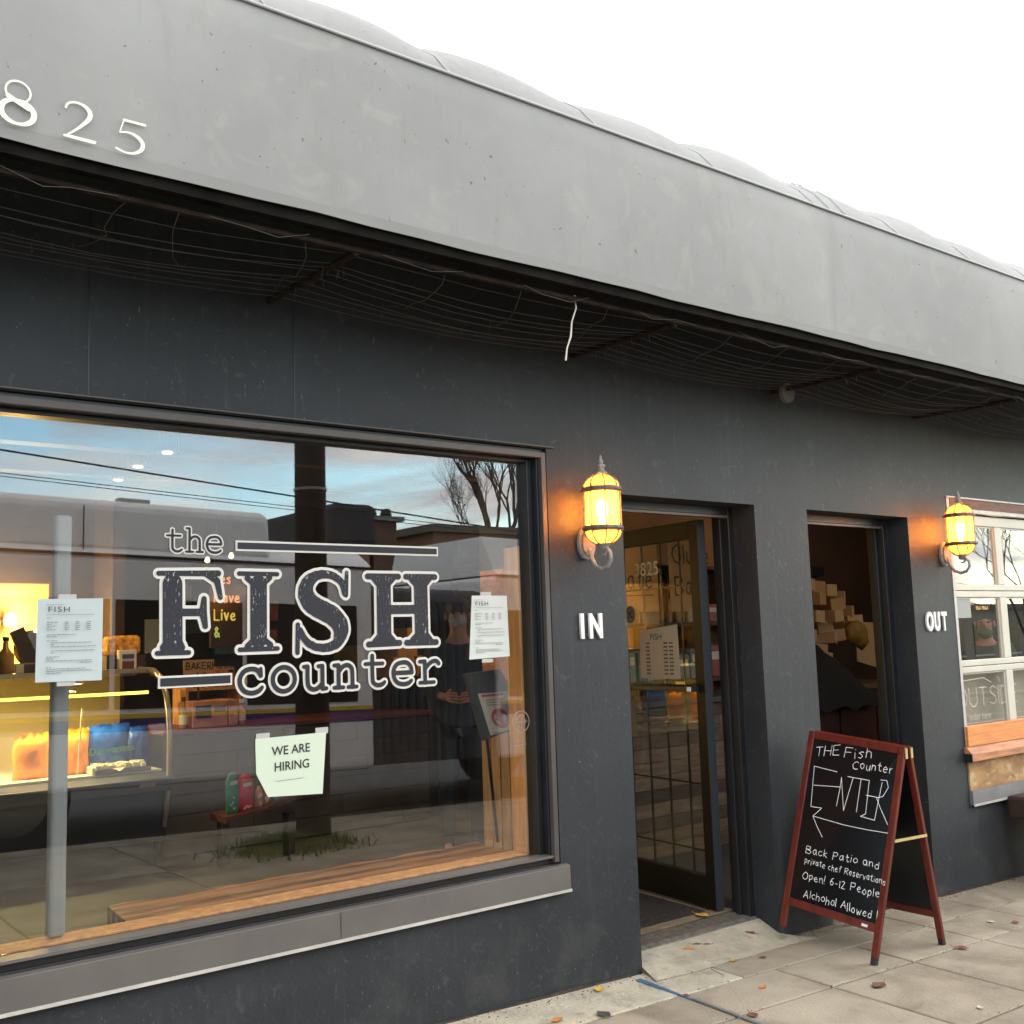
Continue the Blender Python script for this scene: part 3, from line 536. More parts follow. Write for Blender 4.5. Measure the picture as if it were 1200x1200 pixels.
# ------------------------------------------------------------------ awning
awn = thing('awning', 'long grey canvas awning over the shop front', 'awning')
RX = [2.144 + .7205 * k for k in range(-8, 16)]
def puff(x): return abs(math.sin(math.pi * (x - 2.144) / .7205)) ** .8
X0, X1, AY = -3.6, 13.0, -.75
def canopy(dy, m, nm):
    xs_ = [X0 + i * .06 for i in range(int((X1 - X0) / .06) + 1)]
    prof = [(AY, 2.985)] + [(AY + .012 * math.sin(math.pi * k / 6), 2.985 + .615 * k / 6) for k in range(1, 7)]
    nv = 9; mb = MB(); front = []
    for x in xs_:
        p = puff(x)
        for k in range(7): mb.v.append((x, AY - .010 * math.sin(math.pi * k / 6) * (1 + .5 * math.sin(x * 2.3)) + dy, 2.985 + .615 * k / 6))
        for k in range(1, nv):
            t_ = k / (nv - 1); y = AY + .75 * t_; z = 3.600 + .37 * math.sin(t_ * math.pi * .5) ** .75 + .046 * p * math.sin(math.pi * min(1, t_ * 1.4)) * (1 + .25 * math.sin(x * 3.7)); mb.v.append((x, y, z - dy))
    k = 7 + nv - 1
    for i in range(len(xs_) - 1):
        for j in range(k - 1): a_ = i * k + j; mb.f.append((a_, a_ + k, a_ + k + 1, a_ + 1))
    return mb.build(nm, m, awn, smooth=True)
canopy(0, M_awn, 'canopy'); canopy(.006, M_awnin, 'shade_sheet')  # second sheet is added: underside shade put into its black colour
hm_ = MB()
for i in range(80):
    xa, xb = X0 + (X1 - X0) * i / 80, X0 + (X1 - X0) * (i + 1) / 80; w_ = lambda x: .003 * math.sin(x * 5) + .002 * math.sin(x * 13)
    hm_.add([(xa, AY - .004, 2.948 + w_(xa)), (xb, AY - .004, 2.948 + w_(xb)), (xb, AY - .003, 2.986), (xa, AY - .003, 2.986)], [(0, 1, 2, 3)])
hm_.build('hem', M_awnhem, awn)
MB().tube([(X0 + i * .4, AY - .006, 3.600) for i in range(int((X1 - X0) / .4) + 1)], .006, 6).build('welt', mat('welt_cord', (.33, .33, .33), .7), awn, smooth=True)
for x in RX:
    for dx in ((0,) if abs(x - 4.306) > .1 else (0, .13, .26)):
        pts = []
        for k in range(9):
            t_ = k / 8; xx = x + dx; pts.append((xx, AY + .75 * t_ - .002, 3.606 + .37 * math.sin(t_ * math.pi * .5) ** .75 + .046 * puff(xx) * math.sin(math.pi * min(1, t_ * 1.4)) * (1 + .25 * math.sin(xx * 3.7))))
        MB().tube(pts, .0028, 5).build('seam', MATS['welt_cord'], awn)
MB().box(X0, X1, AY + .014, AY + .05, 2.915, 2.955).build('front_rail', mat('dark_rail', (.008, .007, .006), .8, .4, 9, spec=.05), awn)
MB().tube([(X0, AY + .07, 2.885), (X1, AY + .07, 2.885)], .011, 6).build('front_pipe', mat('rusty_pipe', (.016, .011, .009), .85, .5, 14, spec=.1), awn)
for x in (.21, 1.783, 3.348, 4.85, 6.27, 7.8, 9.3):
    MB().tube([(x, AY + .07, 2.878), (x, .0, 2.893)], .0135, 7).build('strut', MATS['rusty_pipe'], awn)
net = MB()
strx = [-1.4, .21, 1.783, 3.348, 4.85, 6.27, 7.8, 9.3]
for yy, sg, z0 in ((-.60, .03, 2.90), (-.52, .04, 2.885), (-.49, .045, 2.88), (-.43, .05, 2.885), (-.36, .05, 2.885), (-.29, .055, 2.885), (-.22, .05, 2.885), (-.15, .045, 2.885), (-.09, .04, 2.885)):
    for a_, b_ in zip(strx[:-1], strx[1:]):
        s2 = sg * rnd.uniform(.6, 1.5)
        net.tube([(a_ + (b_ - a_) * k / 8, yy + rnd.uniform(-.006, .006), z0 - s2 * math.sin(math.pi * k / 8)) for k in range(9)], .0013, 3)
    # cross strands
for xc in (.55, 1.0, 1.15, 1.6, 2.15, 2.5, 2.95, 3.7, 4.1, 4.5, 5.2, 5.6, 6.0, 6.6, 7.0):
    n_ = 8; dr = rnd.uniform(.0, .3)
    net.tube([(xc + dr * k / n_ + rnd.uniform(-.02, .02), AY + .06 + (.66 - .05) * k / n_, 2.925 - .085 * math.sin(math.pi * min(1, k / n_ + .12)) ** .6 + rnd.uniform(-.008, .008)) for k in range(n_ + 1)], .0018, 4)
for k in range(40):                                     # loose fringe tangled on the struts
    x = rnd.choice(strx[2:6]) + rnd.uniform(-.03, .03); y = rnd.uniform(-.6, -.1); net.tube([(x, y, 2.88), (x + rnd.uniform(-.01, .01), y, 2.88 - rnd.uniform(.01, .05))], .0015, 3)
for k in range(14):
    x = X0 + 3 + k * .62; net.tube([(x, AY + .055, 2.90 - rnd.uniform(0, .02)), (x + rnd.uniform(.06, .14), AY + .06, 2.90 - rnd.uniform(0, .04)), (x + rnd.uniform(.16, .26), AY + .06, 2.90 - rnd.uniform(0, .04)), (x + .34, AY + .055, 2.90 - rnd.uniform(0, .02))], rnd.uniform(.0010, .0016), 4)
net.build('netting', M_wire, awn)
MB().tube([(2.79, -.66, 2.91), (2.80, -.655, 2.86), (2.778, -.65, 2.80), (2.77, -.65, 2.74), (2.752, -.645, 2.69), (2.743, -.645, 2.64)], [.003, .0035, .003, .004, .003, .004], 5).build('dangling_twine', mat('twine', (.55, .52, .45), .8), awn)
MB().lathe([(.0, -.012), (.055, -.012), (.055, .012), (.0, .012)], 0, 0, 14, M=Matrix.Translation((4.86, -.09, 2.87)) @ Matrix.Rotation(math.pi / 2, 4, 'X')).build('round_bracket', mat('dull_disc', (.11, .11, .11), .6), awn)
# house number 825 (and the 3 that stands before it) in roman numerals' thin and thick strokes
def dig(ch):
    if ch == '8': return [arc(.5, .74, .25, .24, 90, 450, .022, 20), arc(.5, .27, .33, .27, 90, 270, .030, 12, .062), arc(.5, .27, .33, .27, 270, 450, .030, 12, .062), [(.3, .6, .05), (.5, .5, .05), (.72, .4, .05)]]
    if ch == '2': return [[(.18, .80, .03), (.24, .93, .028), (.42, 1.0, .028), (.62, .97, .04), (.76, .84, .06), (.76, .66, .06), (.62, .46, .045), (.42, .24, .03), (.2, .04, .022)], [(.16, .03, .032), (.9, .03, .032)], [(.3, .035, .04), (.88, .03, .045), (.93, .06, .012)]]
    if ch == '5': return [[(.34, .97, .036), (.86, .97, .036)], [(.34, .98, .018), (.24, .56, .018)], [(.24, .56, .018), (.44, .62, .028), (.66, .56, .05), (.80, .40, .06), (.78, .20, .058), (.62, .04, .04), (.40, -.01, .026), (.16, .06, .028)]]
    if ch == '3': return [[(.2, .88, .028), (.4, 1.0, .028), (.64, .94, .05), (.68, .76, .055), (.5, .58, .03)], [(.5, .57, .028), (.72, .46, .05), (.8, .26, .06), (.62, .04, .04), (.36, -.01, .028), (.12, .08, .03)]]
for ch, x, z, w_, h_ in (('3', .33, 2.992, .13, .118), ('8', .619, 2.992, .128, .125), ('2', .788, 2.99, .112, .108), ('5', .930, 2.988, .118, .100)):
    ink(field(scale_st(dig(ch), x, z, w_, h_, h_), .0022, .006), 0, lambda uu, vv: (uu, AY - .0165, vv), 'numeral', M_cream, awn)

# ------------------------------------------------------------------ lanterns
def bulb_mat(col=(1, .72, .32, 1), es=9):
    m = bpy.data.materials.new('glowing_bulb'); m.use_nodes = True; n = m.node_tree.nodes; l = m.node_tree.links; n.clear()
    o = n.new('ShaderNodeOutputMaterial'); a = n.new('ShaderNodeAddShader'); e = n.new('ShaderNodeEmission'); e.inputs[0].default_value = col; e.inputs[1].default_value = es; t = n.new('ShaderNodeBsdfTransparent')
    l.new(e.outputs[0], a.inputs[0]); l.new(t.outputs[0], a.inputs[1]); l.new(a.outputs[0], o.inputs[0]); return m
def lantern():
    t = thing('wall_lantern', 'lit', 'lamp'); n = 20
    z0, z1 = 2.055, 2.222; rr = .084
    t_gl = bpy.data.materials.new('amber_frosted_glass'); t_gl.use_nodes = True; nn = t_gl.node_tree.nodes; ll = t_gl.node_tree.links; nn.clear()
    o_ = nn.new('ShaderNodeOutputMaterial'); tl = nn.new('ShaderNodeBsdfTranslucent'); tl.inputs[0].default_value = (1, .35, .045, 1); tp = nn.new('ShaderNodeBsdfTransparent'); tp.inputs[0].default_value = (1, .54, .15, 1)
    m1 = nn.new('ShaderNodeMixShader'); m1.inputs[0].default_value = .42; ll.new(tl.outputs[0], m1.inputs[1]); ll.new(tp.outputs[0], m1.inputs[2])
    gs = nn.new('ShaderNodeBsdfGlossy'); gs.inputs[1].default_value = .25; m2 = nn.new('ShaderNodeMixShader'); m2.inputs[0].default_value = .05; ll.new(m1.outputs[0], m2.inputs[1]); ll.new(gs.outputs[0], m2.inputs[2]); ll.new(m2.outputs[0], o_.inputs[0])
    t_dm = t_gl.copy(); t_dm.name = 'amber_dome_glass'; q_ = t_dm.node_tree.nodes; q_['Translucent BSDF'].inputs[0].default_value = (.48, .19, .045, 1); q_['Mix Shader'].inputs[0].default_value = .12
    g = MB(); g.lathe([(rr - .006, z0), (rr - .006, z1)], 0, 0, 24); g.v = g.v; g.f = g.f[:-2]; g.build('glass_cylinder', t_gl, t, smooth=True)
    dm = MB(); dm.lathe([(rr * math.cos(a_), z1 + .012 + .066 * math.sin(a_)) for a_ in [k * math.pi / 2 / 7 for k in range(7)]] + [(.012, z1 + .085)], 0, 0, 24); dm.f = dm.f[:-2]; dm.build('glass_dome', t_dm, t, smooth=True)
    bm_ = MB(); bm_.lathe([(.012, z0 - .082)] + [(rr * math.cos(a_), z0 - .012 - .070 * math.sin(a_)) for a_ in [k * math.pi / 2 / 7 for k in range(6, -1, -1)]], 0, 0, 24); bm_.f = bm_.f[:-2]; bm_.build('glass_bowl', t_dm, t, smooth=True)
    for z in (z0 - .006, z1 + .005):
        rim_ = MB().lathe([(rr - .006, -.011), (rr + .010, -.011), (rr + .016, -.003), (rr + .010, .010), (rr - .006, .010), (rr - .006, -.011)], 0, 0, 12, cz=z); rim_.f = rim_.f[:-2]; rim_.build('rim', M_lant, t)
    for k in range(8):
        a_ = k * math.pi / 4 + .2; cx, cy = math.cos(a_), math.sin(a_); pts = []
        for q_ in range(7): b_ = math.pi / 2 * (6 - q_) / 6; pts.append((cx * (rr + .003) * math.cos(b_), cy * (rr + .003) * math.cos(b_), z1 + .012 + .074 * math.sin(b_)))
        pts += [(cx * (rr + .003), cy * (rr + .003), z0)]
        for q_ in range(7): b_ = math.pi / 2 * q_ / 6; pts.append((cx * (rr + .003) * math.cos(b_), cy * (rr + .003) * math.cos(b_), z0 - .012 - .072 * math.sin(b_)))
        MB().tube(pts, .0032, 5).build('cage_bar', M_lant, t)
    MB().lathe([(.026, .0), (.03, .008), (.018, .016), (.014, .03), (.022, .036), (.022, .042), (.011, .05), (.013, .062), (.006, .074), (.008, .082), (.001, .092)], 0, 0, 12, cz=z1 + .080).build('finial', M_lpl, t, smooth=True)
    MB().lathe([(.008, -.11), (.022, -.105), (.024, -.085), (.034, -.08), (.034, -.072), (.01, -.07)], 0, 0, 12, cz=z0).build('bottom_cup', M_lpl, t, smooth=True)
    sc = MB(); pts = [(0, .12, z0 - .075), (0, .075, z0 - .095), (0, .045, z0 - .125)]
    pts = [(0, .125, 1.985), (0, .10, 1.955), (0, .085, 1.915), (0, .06, 1.878), (0, .02, 1.862), (0, -.02, 1.870), (0, -.044, 1.9), (0, -.042, 1.935), (0, -.018, 1.955), (0, .0, 1.965), (0, .0, 1.985)]
    sc.tube(pts, [.012, .012, .011, .010, .010, .010, .009, .009, .010, .011, .012], 8); sc.tube([(0, -.02, 1.95), (0, -.006, 1.925), (0, .01, 1.93)], [.008, .006, .004], 6)
    sc.build('scroll_arm', M_lpl, t, smooth=True)
    bp = MB(); pl = []
    for k in range(16): a_ = 2 * math.pi * k / 16; pl.append((.052 * math.cos(a_), .131, 1.99 + .078 * math.sin(a_)))
    bp.prism(pl, (0, -.02, 0)); bp.prism([(p[0] * .75, .111, 1.99 + (p[2] - 1.99) * .8) for p in pl], (0, -.012, 0)); bp.build('wall_plate', M_lpl, t, bevel=.003)
    for dz in (-.05, .05): MB().lathe([(.007, 0), (.006, .006), (.0, .008)], 0, 0, 8, M=Matrix.Translation((0, .1, 1.99 + dz)) @ Matrix.Rotation(math.pi / 2, 4, 'X')).build('screw', M_lpl, t)
    MB().lathe([(.004, 2.05), (.016, 2.07), (.016, 2.095), (.026, 2.12), (.030, 2.145), (.024, 2.17), (.004, 2.185)], 0, 0, 12).build('bulb', bulb_mat(), t, smooth=True)
    return t
LA = lantern(); LA.location = (3.383, -.132, 0); LA['label'] = 'lit amber wall lantern between the large window and the left door'; LA['group'] = 'caged wall lanterns on the facade'
LB = copy_tree(LA); LB.location = (6.49, -.132, .022); LB['label'] = 'lit amber wall lantern above the word OUT'
for o in (LA, LB):
    for lz, le in ((2.185, 2.6), (2.10, 3.2)):
        ld = bpy.data.lights.new('lantern_light', 'POINT'); ld.energy = le; ld.color = (1, .58, .22); ld.shadow_soft_size = .025
        lo = bpy.data.objects.new('lantern_light', ld); C.objects.link(lo); lo.parent = o; lo.location = (0, 0, lz)

# ------------------------------------------------------------------ left (IN) door, open inwards
door = thing('shop_door', None, None); door.parent = shop
hx, hy = 4.545, .30; ang = math.radians(84); DW = .92
DM = Matrix.Translation((hx, hy, 0)) @ Matrix.Rotation(ang, 4, 'Z')      # local x along the leaf, local y to its left (towards -x world)
db = MB(); z0, z1 = .075, 2.185
for (a_, b_, c_, d_) in ((0, .075, z0, z1), (DW - .075, DW, z0, z1), (.075, DW - .075, z0, z0 + .17), (.075, DW - .075, z1 - .10, z1)): db.box(a_, b_, 0, .045, c_, d_, DM)
db.build('door_leaf', mat('dark_red_door', (.006, .005, .005), .45, .2, 5, spec=.25), door, bevel=.003)
MB().box(-.006, .0, -.004, .049, z0, z1, DM).build('edge_strip', mat('blue_grey_edge', (.020, .025, .032), .5), door)
MB().box(.0751, DW - .0751, .019, .025, z0 + .1701, z1 - .1001, DM).build('pane', M_glass2, door)
for k in range(4): MB().box(.20 + k * .17, .212 + k * .17, .004, .012, z0 + .171, z1 - .101, DM).build('grille_bar', M_blk, door)
for z in (.36, .72, 1.08, 1.45, 1.82): MB().box(.076, DW - .076, -.004, .003, z, z + .010, DM).build('grille_bar', M_blk, door)
MB().box(.05, DW - .05, .075, .10, 1.235, 1.265, DM).box(.05, .08, .045, .08, 1.235, 1.265, DM).build('push_bar', M_blk, door, bevel=.004)
MB().box(.055, .085, .101, .106, 1.238, 1.262, DM).build('bar_end_cap', M_white, door)
MB().box(.10, .18, .101, .104, 1.275, 1.290, DM).build('yellow_tag', mat('yellow_tag', (.75, .5, .04), .5), door)
def on_door(lx, z): return DM @ Matrix(((-1, 0, 0, lx), (0, 0, 1, .0262), (0, 1, 0, z), (0, 0, 0, 1)))
text('3825', .115, M_cream, door, on_door(.60, 1.905), 'numerals', sx=.95, off=.001, sp=1.08)
dsk = [arc(.0, .0, .042, .055, 0, 360, .004, 20)]; Md = on_door(.655, 1.68)
ink(field([[(0, -.01, .043), (0, .01, .043)]], .003, .006), 0, lambda uu, vv: Md @ Vector((uu, vv, 0)), 'sticker', mat('grey_sticker', (.24, .23, .21), .7), door)
ink(field([arc(0, 0, .035, .043, 0, 360, .0022, 18), [(-.018, -.02, .004), (.018, .022, .004)], [(-.014, .014, .006), (0, .0, .004)], [(.004, -.004, .003), (.016, -.018, .006)]], .002, .004), 0, lambda uu, vv: Md @ Vector((uu, vv, .003)), 'sticker_print', M_inkk, door)
t = thing('door_menu', 'cream menu sheet headed FISH taped inside the door glass', 'notice'); Mm = on_door(.58, 1.30)
MB().add([Mm @ Vector(p) for p in ((0, 0, 0), (.36, .0, 0), (.35, .31, 0), (.005, .28, 0))], [(0, 1, 2, 3)]).build('paper', mat('cream_paper', (.48, .42, .33), .8), t)
text('FISH', .05, M_inkk, t, Mm @ Matrix.Translation((.10, .225, .001)), 'heading', sx=1.15)
print_lines([(xa, xa + .035, .20 - .022 * k, .009) for k in range(9) for xa in (.06, .22, .27)], Mm, t, M_inkk)
t = thing('door_hand_notice', 'faded tilted notice with a red circle low on the door glass', 'notice'); Mm = on_door(.86, .97) @ Matrix.Rotation(-.10, 4, 'Z')
MB().add([Mm @ Vector(p) for p in ((0, 0, .001), (.22, .0, .001), (.20, .22, .001), (-.02, .22, .001))], [(0, 1, 2, 3)]).build('paper', mat('grey_paper', (.20, .18, .15), .8), t)
ink(field([arc(.10, .115, .045, .05, 0, 360, .006, 18), [(.10, .09, .012), (.10, .13, .012)]], .003, .006), 0, lambda uu, vv: Mm @ Vector((uu, vv, .002)), 'print', mat('red_print', (.30, .05, .04), .8), t)
# mat inside the doorway
mt = MB(); p1, p2, p3 = atz(753, 1048, .07), atz(820, 1068, .07), atz(754, 1090, .07); e1 = (p2 - p1)
mt.prism([(3.70, .36, .0605), (4.47, .36, .0605), (4.53, 1.05, .0605), (3.76, 1.05, .0605)], (0, 0, .012))
mt.build('door_mat', mat('coarse_black_mat', (.03, .027, .026), .95, .5, 60, 1.0, 120), label='dark coarse door mat inside the left doorway', cat='mat', bevel=.003)
MB().box(3.65, 4.61, .292, .36, .0602, .0665).build('floor_strip', mat('scuffed_wood_strip', (.24, .18, .12), .7, .3, 8, stretch=(1, 5, 5)), shop)
MB().box(4.49, 4.62, .30, 1.2, .0602, .064).build('floor_strip', MATS['scuffed_wood_strip'], shop)
MB().box(3.64, 3.652, .292, 1.3, .0602, .064).build('floor_strip', MATS['scuffed_wood_strip'], shop)

# ------------------------------------------------------------------ right window (roll-up sash)
gw = thing('roll_up_window', None, None); gw.parent = shop
MB().box(6.575, 11.2, -.012, -.0005, 2.391, 2.401).build('head_flashing', M_lite, gw)
MB().box(6.61, 11.19, -.006, .05, 2.325, 2.388).build('head_board', M_rust, gw)
MB().box(6.60, 11.19, -.004, .05, 2.300, 2.3248).build('head_trim', M_lite, gw)
MB().box(6.581, 6.609, -.003, .06, .72, 2.389).build('jamb_trim', M_lite, gw)
COLS = [(6.655, 7.225), (7.315, 7.885), (7.975, 8.545), (8.635, 9.205), (9.295, 9.865), (9.955, 10.525), (10.615, 11.12)]
ROWS = [(1.822, 2.222), (1.322, 1.736), (.826, 1.240)]
SY = .03
def sash(x0, x1, z0, z1, y0=SY, y1=SY + .04, nm='rail'): MB().box(x0, x1, y0, y1, z0, z1).build(nm, M_garw, gw, bevel=.004)
for z0, z1 in ((2.222, 2.29), (1.781, 1.822), (1.736, 1.777), (1.283, 1.322), (1.240, 1.279), (.76, .826)): sash(6.612, 11.18, z0, z1)
for ri, (z0, z1) in enumerate(ROWS):
    xsn = [6.612] + [v for c_ in COLS for v in c_] + [11.18]
    for k in range(0, len(xsn), 2): sash(xsn[k], xsn[k + 1], z0 + .0005, z1 - .0005, nm='stile')
    for (x0, x1) in COLS:
        MB().box(x0 + .0005, x0 + .012, SY + .012, SY + .03, z0 + .001, z1 - .001).box(x1 - .012, x1 - .0005, SY + .012, SY + .03, z0 + .001, z1 - .001).box(x0 + .0122, x1 - .0122, SY + .012, SY + .03, z1 - .010, z1 - .001).build('bead', M_garw, gw)
        MB().box(x0 + .0125, x1 - .0125, SY + .018, SY + .023, z0 + .0012, z1 - .0102).build('pane', M_glass, gw)
MB().box(6.60, 11.19, -.018, .05, .748, .8755 - .05).v
MB().box(6.583, 11.19, -.02, .028, .779, .905).build('orange_board', M_oak, gw, bevel=.002)
MB().prism([(6.555, -.055, .690), (6.555, -.055, .735), (6.555, -.02, .776), (6.555, .0, .776), (6.555, .0, .690)], (4.65, 0, 0)).build('ledge', M_brown, gw, bevel=.003)
MB().box(6.548, 6.556, -.056, -.001, .686, .738).build('ledge_end', M_blk, gw)
MB().box(6.583, 11.19, -.010, .03, .505, .6895).build('plywood_panel', M_ply, gw)
MB().box(6.583, 11.19, -.022, .03, .415, .5045).build('base_flashing', mat('grey_flashing', (.17, .165, .17), .45, .15, 5), gw)
MB().box(6.583, 11.19, -.028, -.0225, .407, .420).build('flashing_drip', M_lite, gw)
# writing on the lower pane and upper band of the sash glass
Mg = lambda uu, vv: (uu, SY + .0165, vv)
ink(field(hand('OUTSIDE', 6.62, 1.02, .12, .0035, width=1.3, jit=.05) + hand('order here', 6.74, .93, .045, .002, jit=.05) + [[(6.68, 1.19, .0025), (6.95, 1.20, .0025), (7.05, 1.165, .0025)], [(7.13, 1.20, .0025), (7.165, 1.165, .0025)]], .003, .006), 0, Mg, 'window_writing', mat('faint_window_paint', (.46, .43, .36), .8), gw)
ink(field(hand('FISH AND CHIPS'.replace('A', 'A').replace('P', 'P'), 6.72, 1.655, .028, .0028, jit=.2) + hand('FRESH ALL DAY'.replace('Y', 'S'), 6.90, 1.605, .024, .0026, jit=.2), .002, .004), 0, Mg, 'window_writing', mat('gold_window_paint', (.55, .36, .12), .8), gw) if False else None
ink(field(hand('FISH MARKET', 6.73, 1.690, .022, .0028, jit=.2) + hand('REAL MEALS', 6.93, 1.655, .020, .0026, jit=.2), .002, .004), 0, Mg, 'window_writing', mat('gold_window_paint', (.55, .36, .12), .8), gw)
MB().box(6.67, 6.86, SY + .0164, SY + .0174, 1.60, 1.73).build('window_sticker', mat('grey_blue_sticker', (.26, .28, .28), .6), gw)

# dark planter table at the far right
pt = thing('wooden_table', 'dark brown wooden table end under the right window', 'table')
tz = .44
MB().box(6.93, 8.9, -.62, -.05, tz - .15, tz).build('table_top', mat('dark_brown_timber', (.035, .018, .013), .6, .3, 5), pt, bevel=.02)
for x, y in ((7.10, -.14), (7.10, -.53), (8.7, -.14), (8.7, -.53)): MB().box(x, x + .16, y - .05, y + .05, gz(x, y) - .005, tz - .151).build('leg', mat('red_brown_leg', (.075, .03, .018), .6, .3, 5), pt, bevel=.004)

# ------------------------------------------------------------------ A-board
ab = thing('chalkboard_sign', 'folding black chalkboard with red mahogany frame in front of the right doorway', 'sign')
BL, BR = Vector((4.569, -.05, .02)), Vector((4.609, -.592, -.044)); TL, TR = Vector((4.885, -.083, 1.012)), Vector((4.885, -.655, .957))
FL, FRt = Vector((5.175, -.075, -.052)), Vector((5.196, -.597, -.062)); TL2, TR2 = TL + Vector((.035, 0, .0)), TR + Vector((.035, 0, .0))
def frame_panel(bl, br, tl, tr, side):
    up = ((tl + tr) / 2 - (bl + br) / 2).normalized(); ax = (tr - tl).normalized(); nrm = ax.cross(up).normalized() 
    W_ = .035
    for a_, b_ in ((bl, tl), (br, tr)):
        s = 1 if a_ is bl else -1; o_ = ax * (s * W_ / 2); d_ = (b_ - a_).normalized()
        MB().bar(a_ + o_ + d_ * .03, b_ + o_, W_, .022, up=nrm, bev=.003).build('leg', M_mah, ab)
        MB().bar(a_ + o_ + d_ * .0, a_ + o_ + d_ * .035, W_ * .82, .030, up=nrm, bev=.004).build('rubber_foot', M_rub, ab)
    lb, rb = bl + (tl - bl) * .155, br + (tr - br) * .155
    MB().bar(lb + ax * W_, rb - ax * W_, .020, .038, up=up.cross(nrm).cross(up) if False else up, bev=.002).build('bottom_rail', M_mah, ab)
    MB().bar(tl - up * .019 + ax * W_, tr - up * .019 - ax * W_, .020, .038, up=up, bev=.002).build('top_rail', M_mah, ab)
    q = [lb + ax * (W_ - .004) + up * .02, rb - ax * (W_ - .004) + up * .02, tr - ax * (W_ - .004) - up * .035, tl + ax * (W_ - .004) - up * .035]
    MB().prism([p - nrm * .003 for p in q], nrm * .006).build('board', M_chb, ab); return up, ax, nrm, q
up, ax, nrm, q = frame_panel(BL, BR, TL, TR, 1); frame_panel(FL, FRt, TL2, TR2, -1)
if nrm.x > 0: nrm = -nrm
MB().bar(TR + Vector((-.035, -.004, .0)), TR + Vector((-.035, -.004, .0)) + Vector((.0, 0, -.055)), .012, .004).build('hinge', M_brass, ab) if False else None
for tt, dx in ((TR, -.006), (TR2, .006)): MB().box(tt.x + dx - .008, tt.x + dx + .008, tt.y - .005, tt.y - .0005, tt.z - .055, tt.z - .004).build('hinge', M_brass, ab)
sa, sb = BR + (TR - BR) * .56 + Vector((0, -.006, 0)), FRt + (TR2 - FRt) * .56 + Vector((0, -.006, 0)); MB().bar(sa, sb, .014, .003, up=Vector((0, 1, 0))).build('brace', M_brass, ab)
MB().bar(BR + (TR - BR) * .155 - ax * .105 + nrm * .014, BR + (TR - BR) * .155 - ax * .07 + nrm * .014, .002, .012, up=up).build('maker_tag', M_white, ab)
# chalk writing: board frame of reference, origin at TL corner of the board
bo = q[3]; bw = (q[2] - q[3]).length; bax = (q[2] - q[3]).normalized(); bup = ((q[3] - q[0]).normalized()); bh = (q[3] - q[0]).length
bm3 = lambda uu, vv: bo + bax * uu - bup * (-vv) + nrm * .0045
def bpx(px, py):          # photo pixel -> board plane coordinates
    d_ = Vector(RM @ np.array([px - 600, py - 600, FPX])); n_ = bax.cross(bup); t_ = (bo - Vector(CAM)).dot(n_) / d_.dot(n_); p = Vector(CAM) + d_ * t_ - bo; return p.dot(bax), p.dot(bup)
def pline(pts, r): return [(*bpx(*p), r) for p in pts]
k3 = lambda zx, zy: (880 + zx * .26667, 820 + zy * .26667)
def line_text(s, p0, p1, capz, r, width=1.0):
    a_ = bpx(*k3(*p0)); b_ = bpx(*k3(*p1)); tot = sum((max(p[0] for g in HW[c] for p in g) + 1.5) if c != ' ' else 2.6 for c in s) - 1.5
    h = capz; k = 6 * (b_[0] - a_[0]) / (tot * h) ; base = (b_[1] - a_[1]) / (b_[0] - a_[0])
    st = hand(s, 0, 0, h, r, width=k, sp=1.5 * k, jit=.30); return [[(a_[0] + p[0], a_[1] + p[0] * base + p[1], p[2]) for p in g] for g in st]
ch = []
ch += line_text('THE', (282, 248), (385, 238), .052, .0017); ch += line_text('Fish', (412, 243), (530, 240), .050, .0017); ch += line_text('Counter', (446, 288), (622, 300), .042, .0017)
big = [[(275, 290), (262, 380), (250, 465), (298, 468)], [(275, 290), (380, 308)], [(268, 372), (392, 372)], [(370, 455), (392, 372), (400, 330), (402, 472), (455, 328)], [(430, 325), (530, 335)], [(492, 330), (462, 475)], [(530, 335), (505, 480), (480, 492), (545, 505)], [(512, 400), (560, 405)], [(590, 340), (545, 505)], [(585, 330), (612, 330), (618, 360), (590, 400), (560, 408), (575, 450), (606, 520)]]
ch += [pline([k3(275 + (p[0] - 275) * .955, p[1]) for p in g], .0016) for g in big]
ch += [pline([k3(*p) for p in g], .0016) for g in ([(590, 556), (500, 548), (400, 535), (258, 505)], [(298, 470), (258, 505), (275, 550), (295, 592)])]
ch += line_text('Back Patio and', (218, 665), (540, 712), .036, .0016); ch += line_text('private chef Reservations', (212, 708), (566, 779), .030, .0014)
ch += line_text('Open! 6-12 People', (198, 775), (535, 836), .036, .0016); ch += line_text('Alchohol Allowed !', (200, 852), (520, 930), .036, .0016)
ink(field(ch, .0016, .004), 0, bm3, 'chalk_writing', M_chalk, ab)

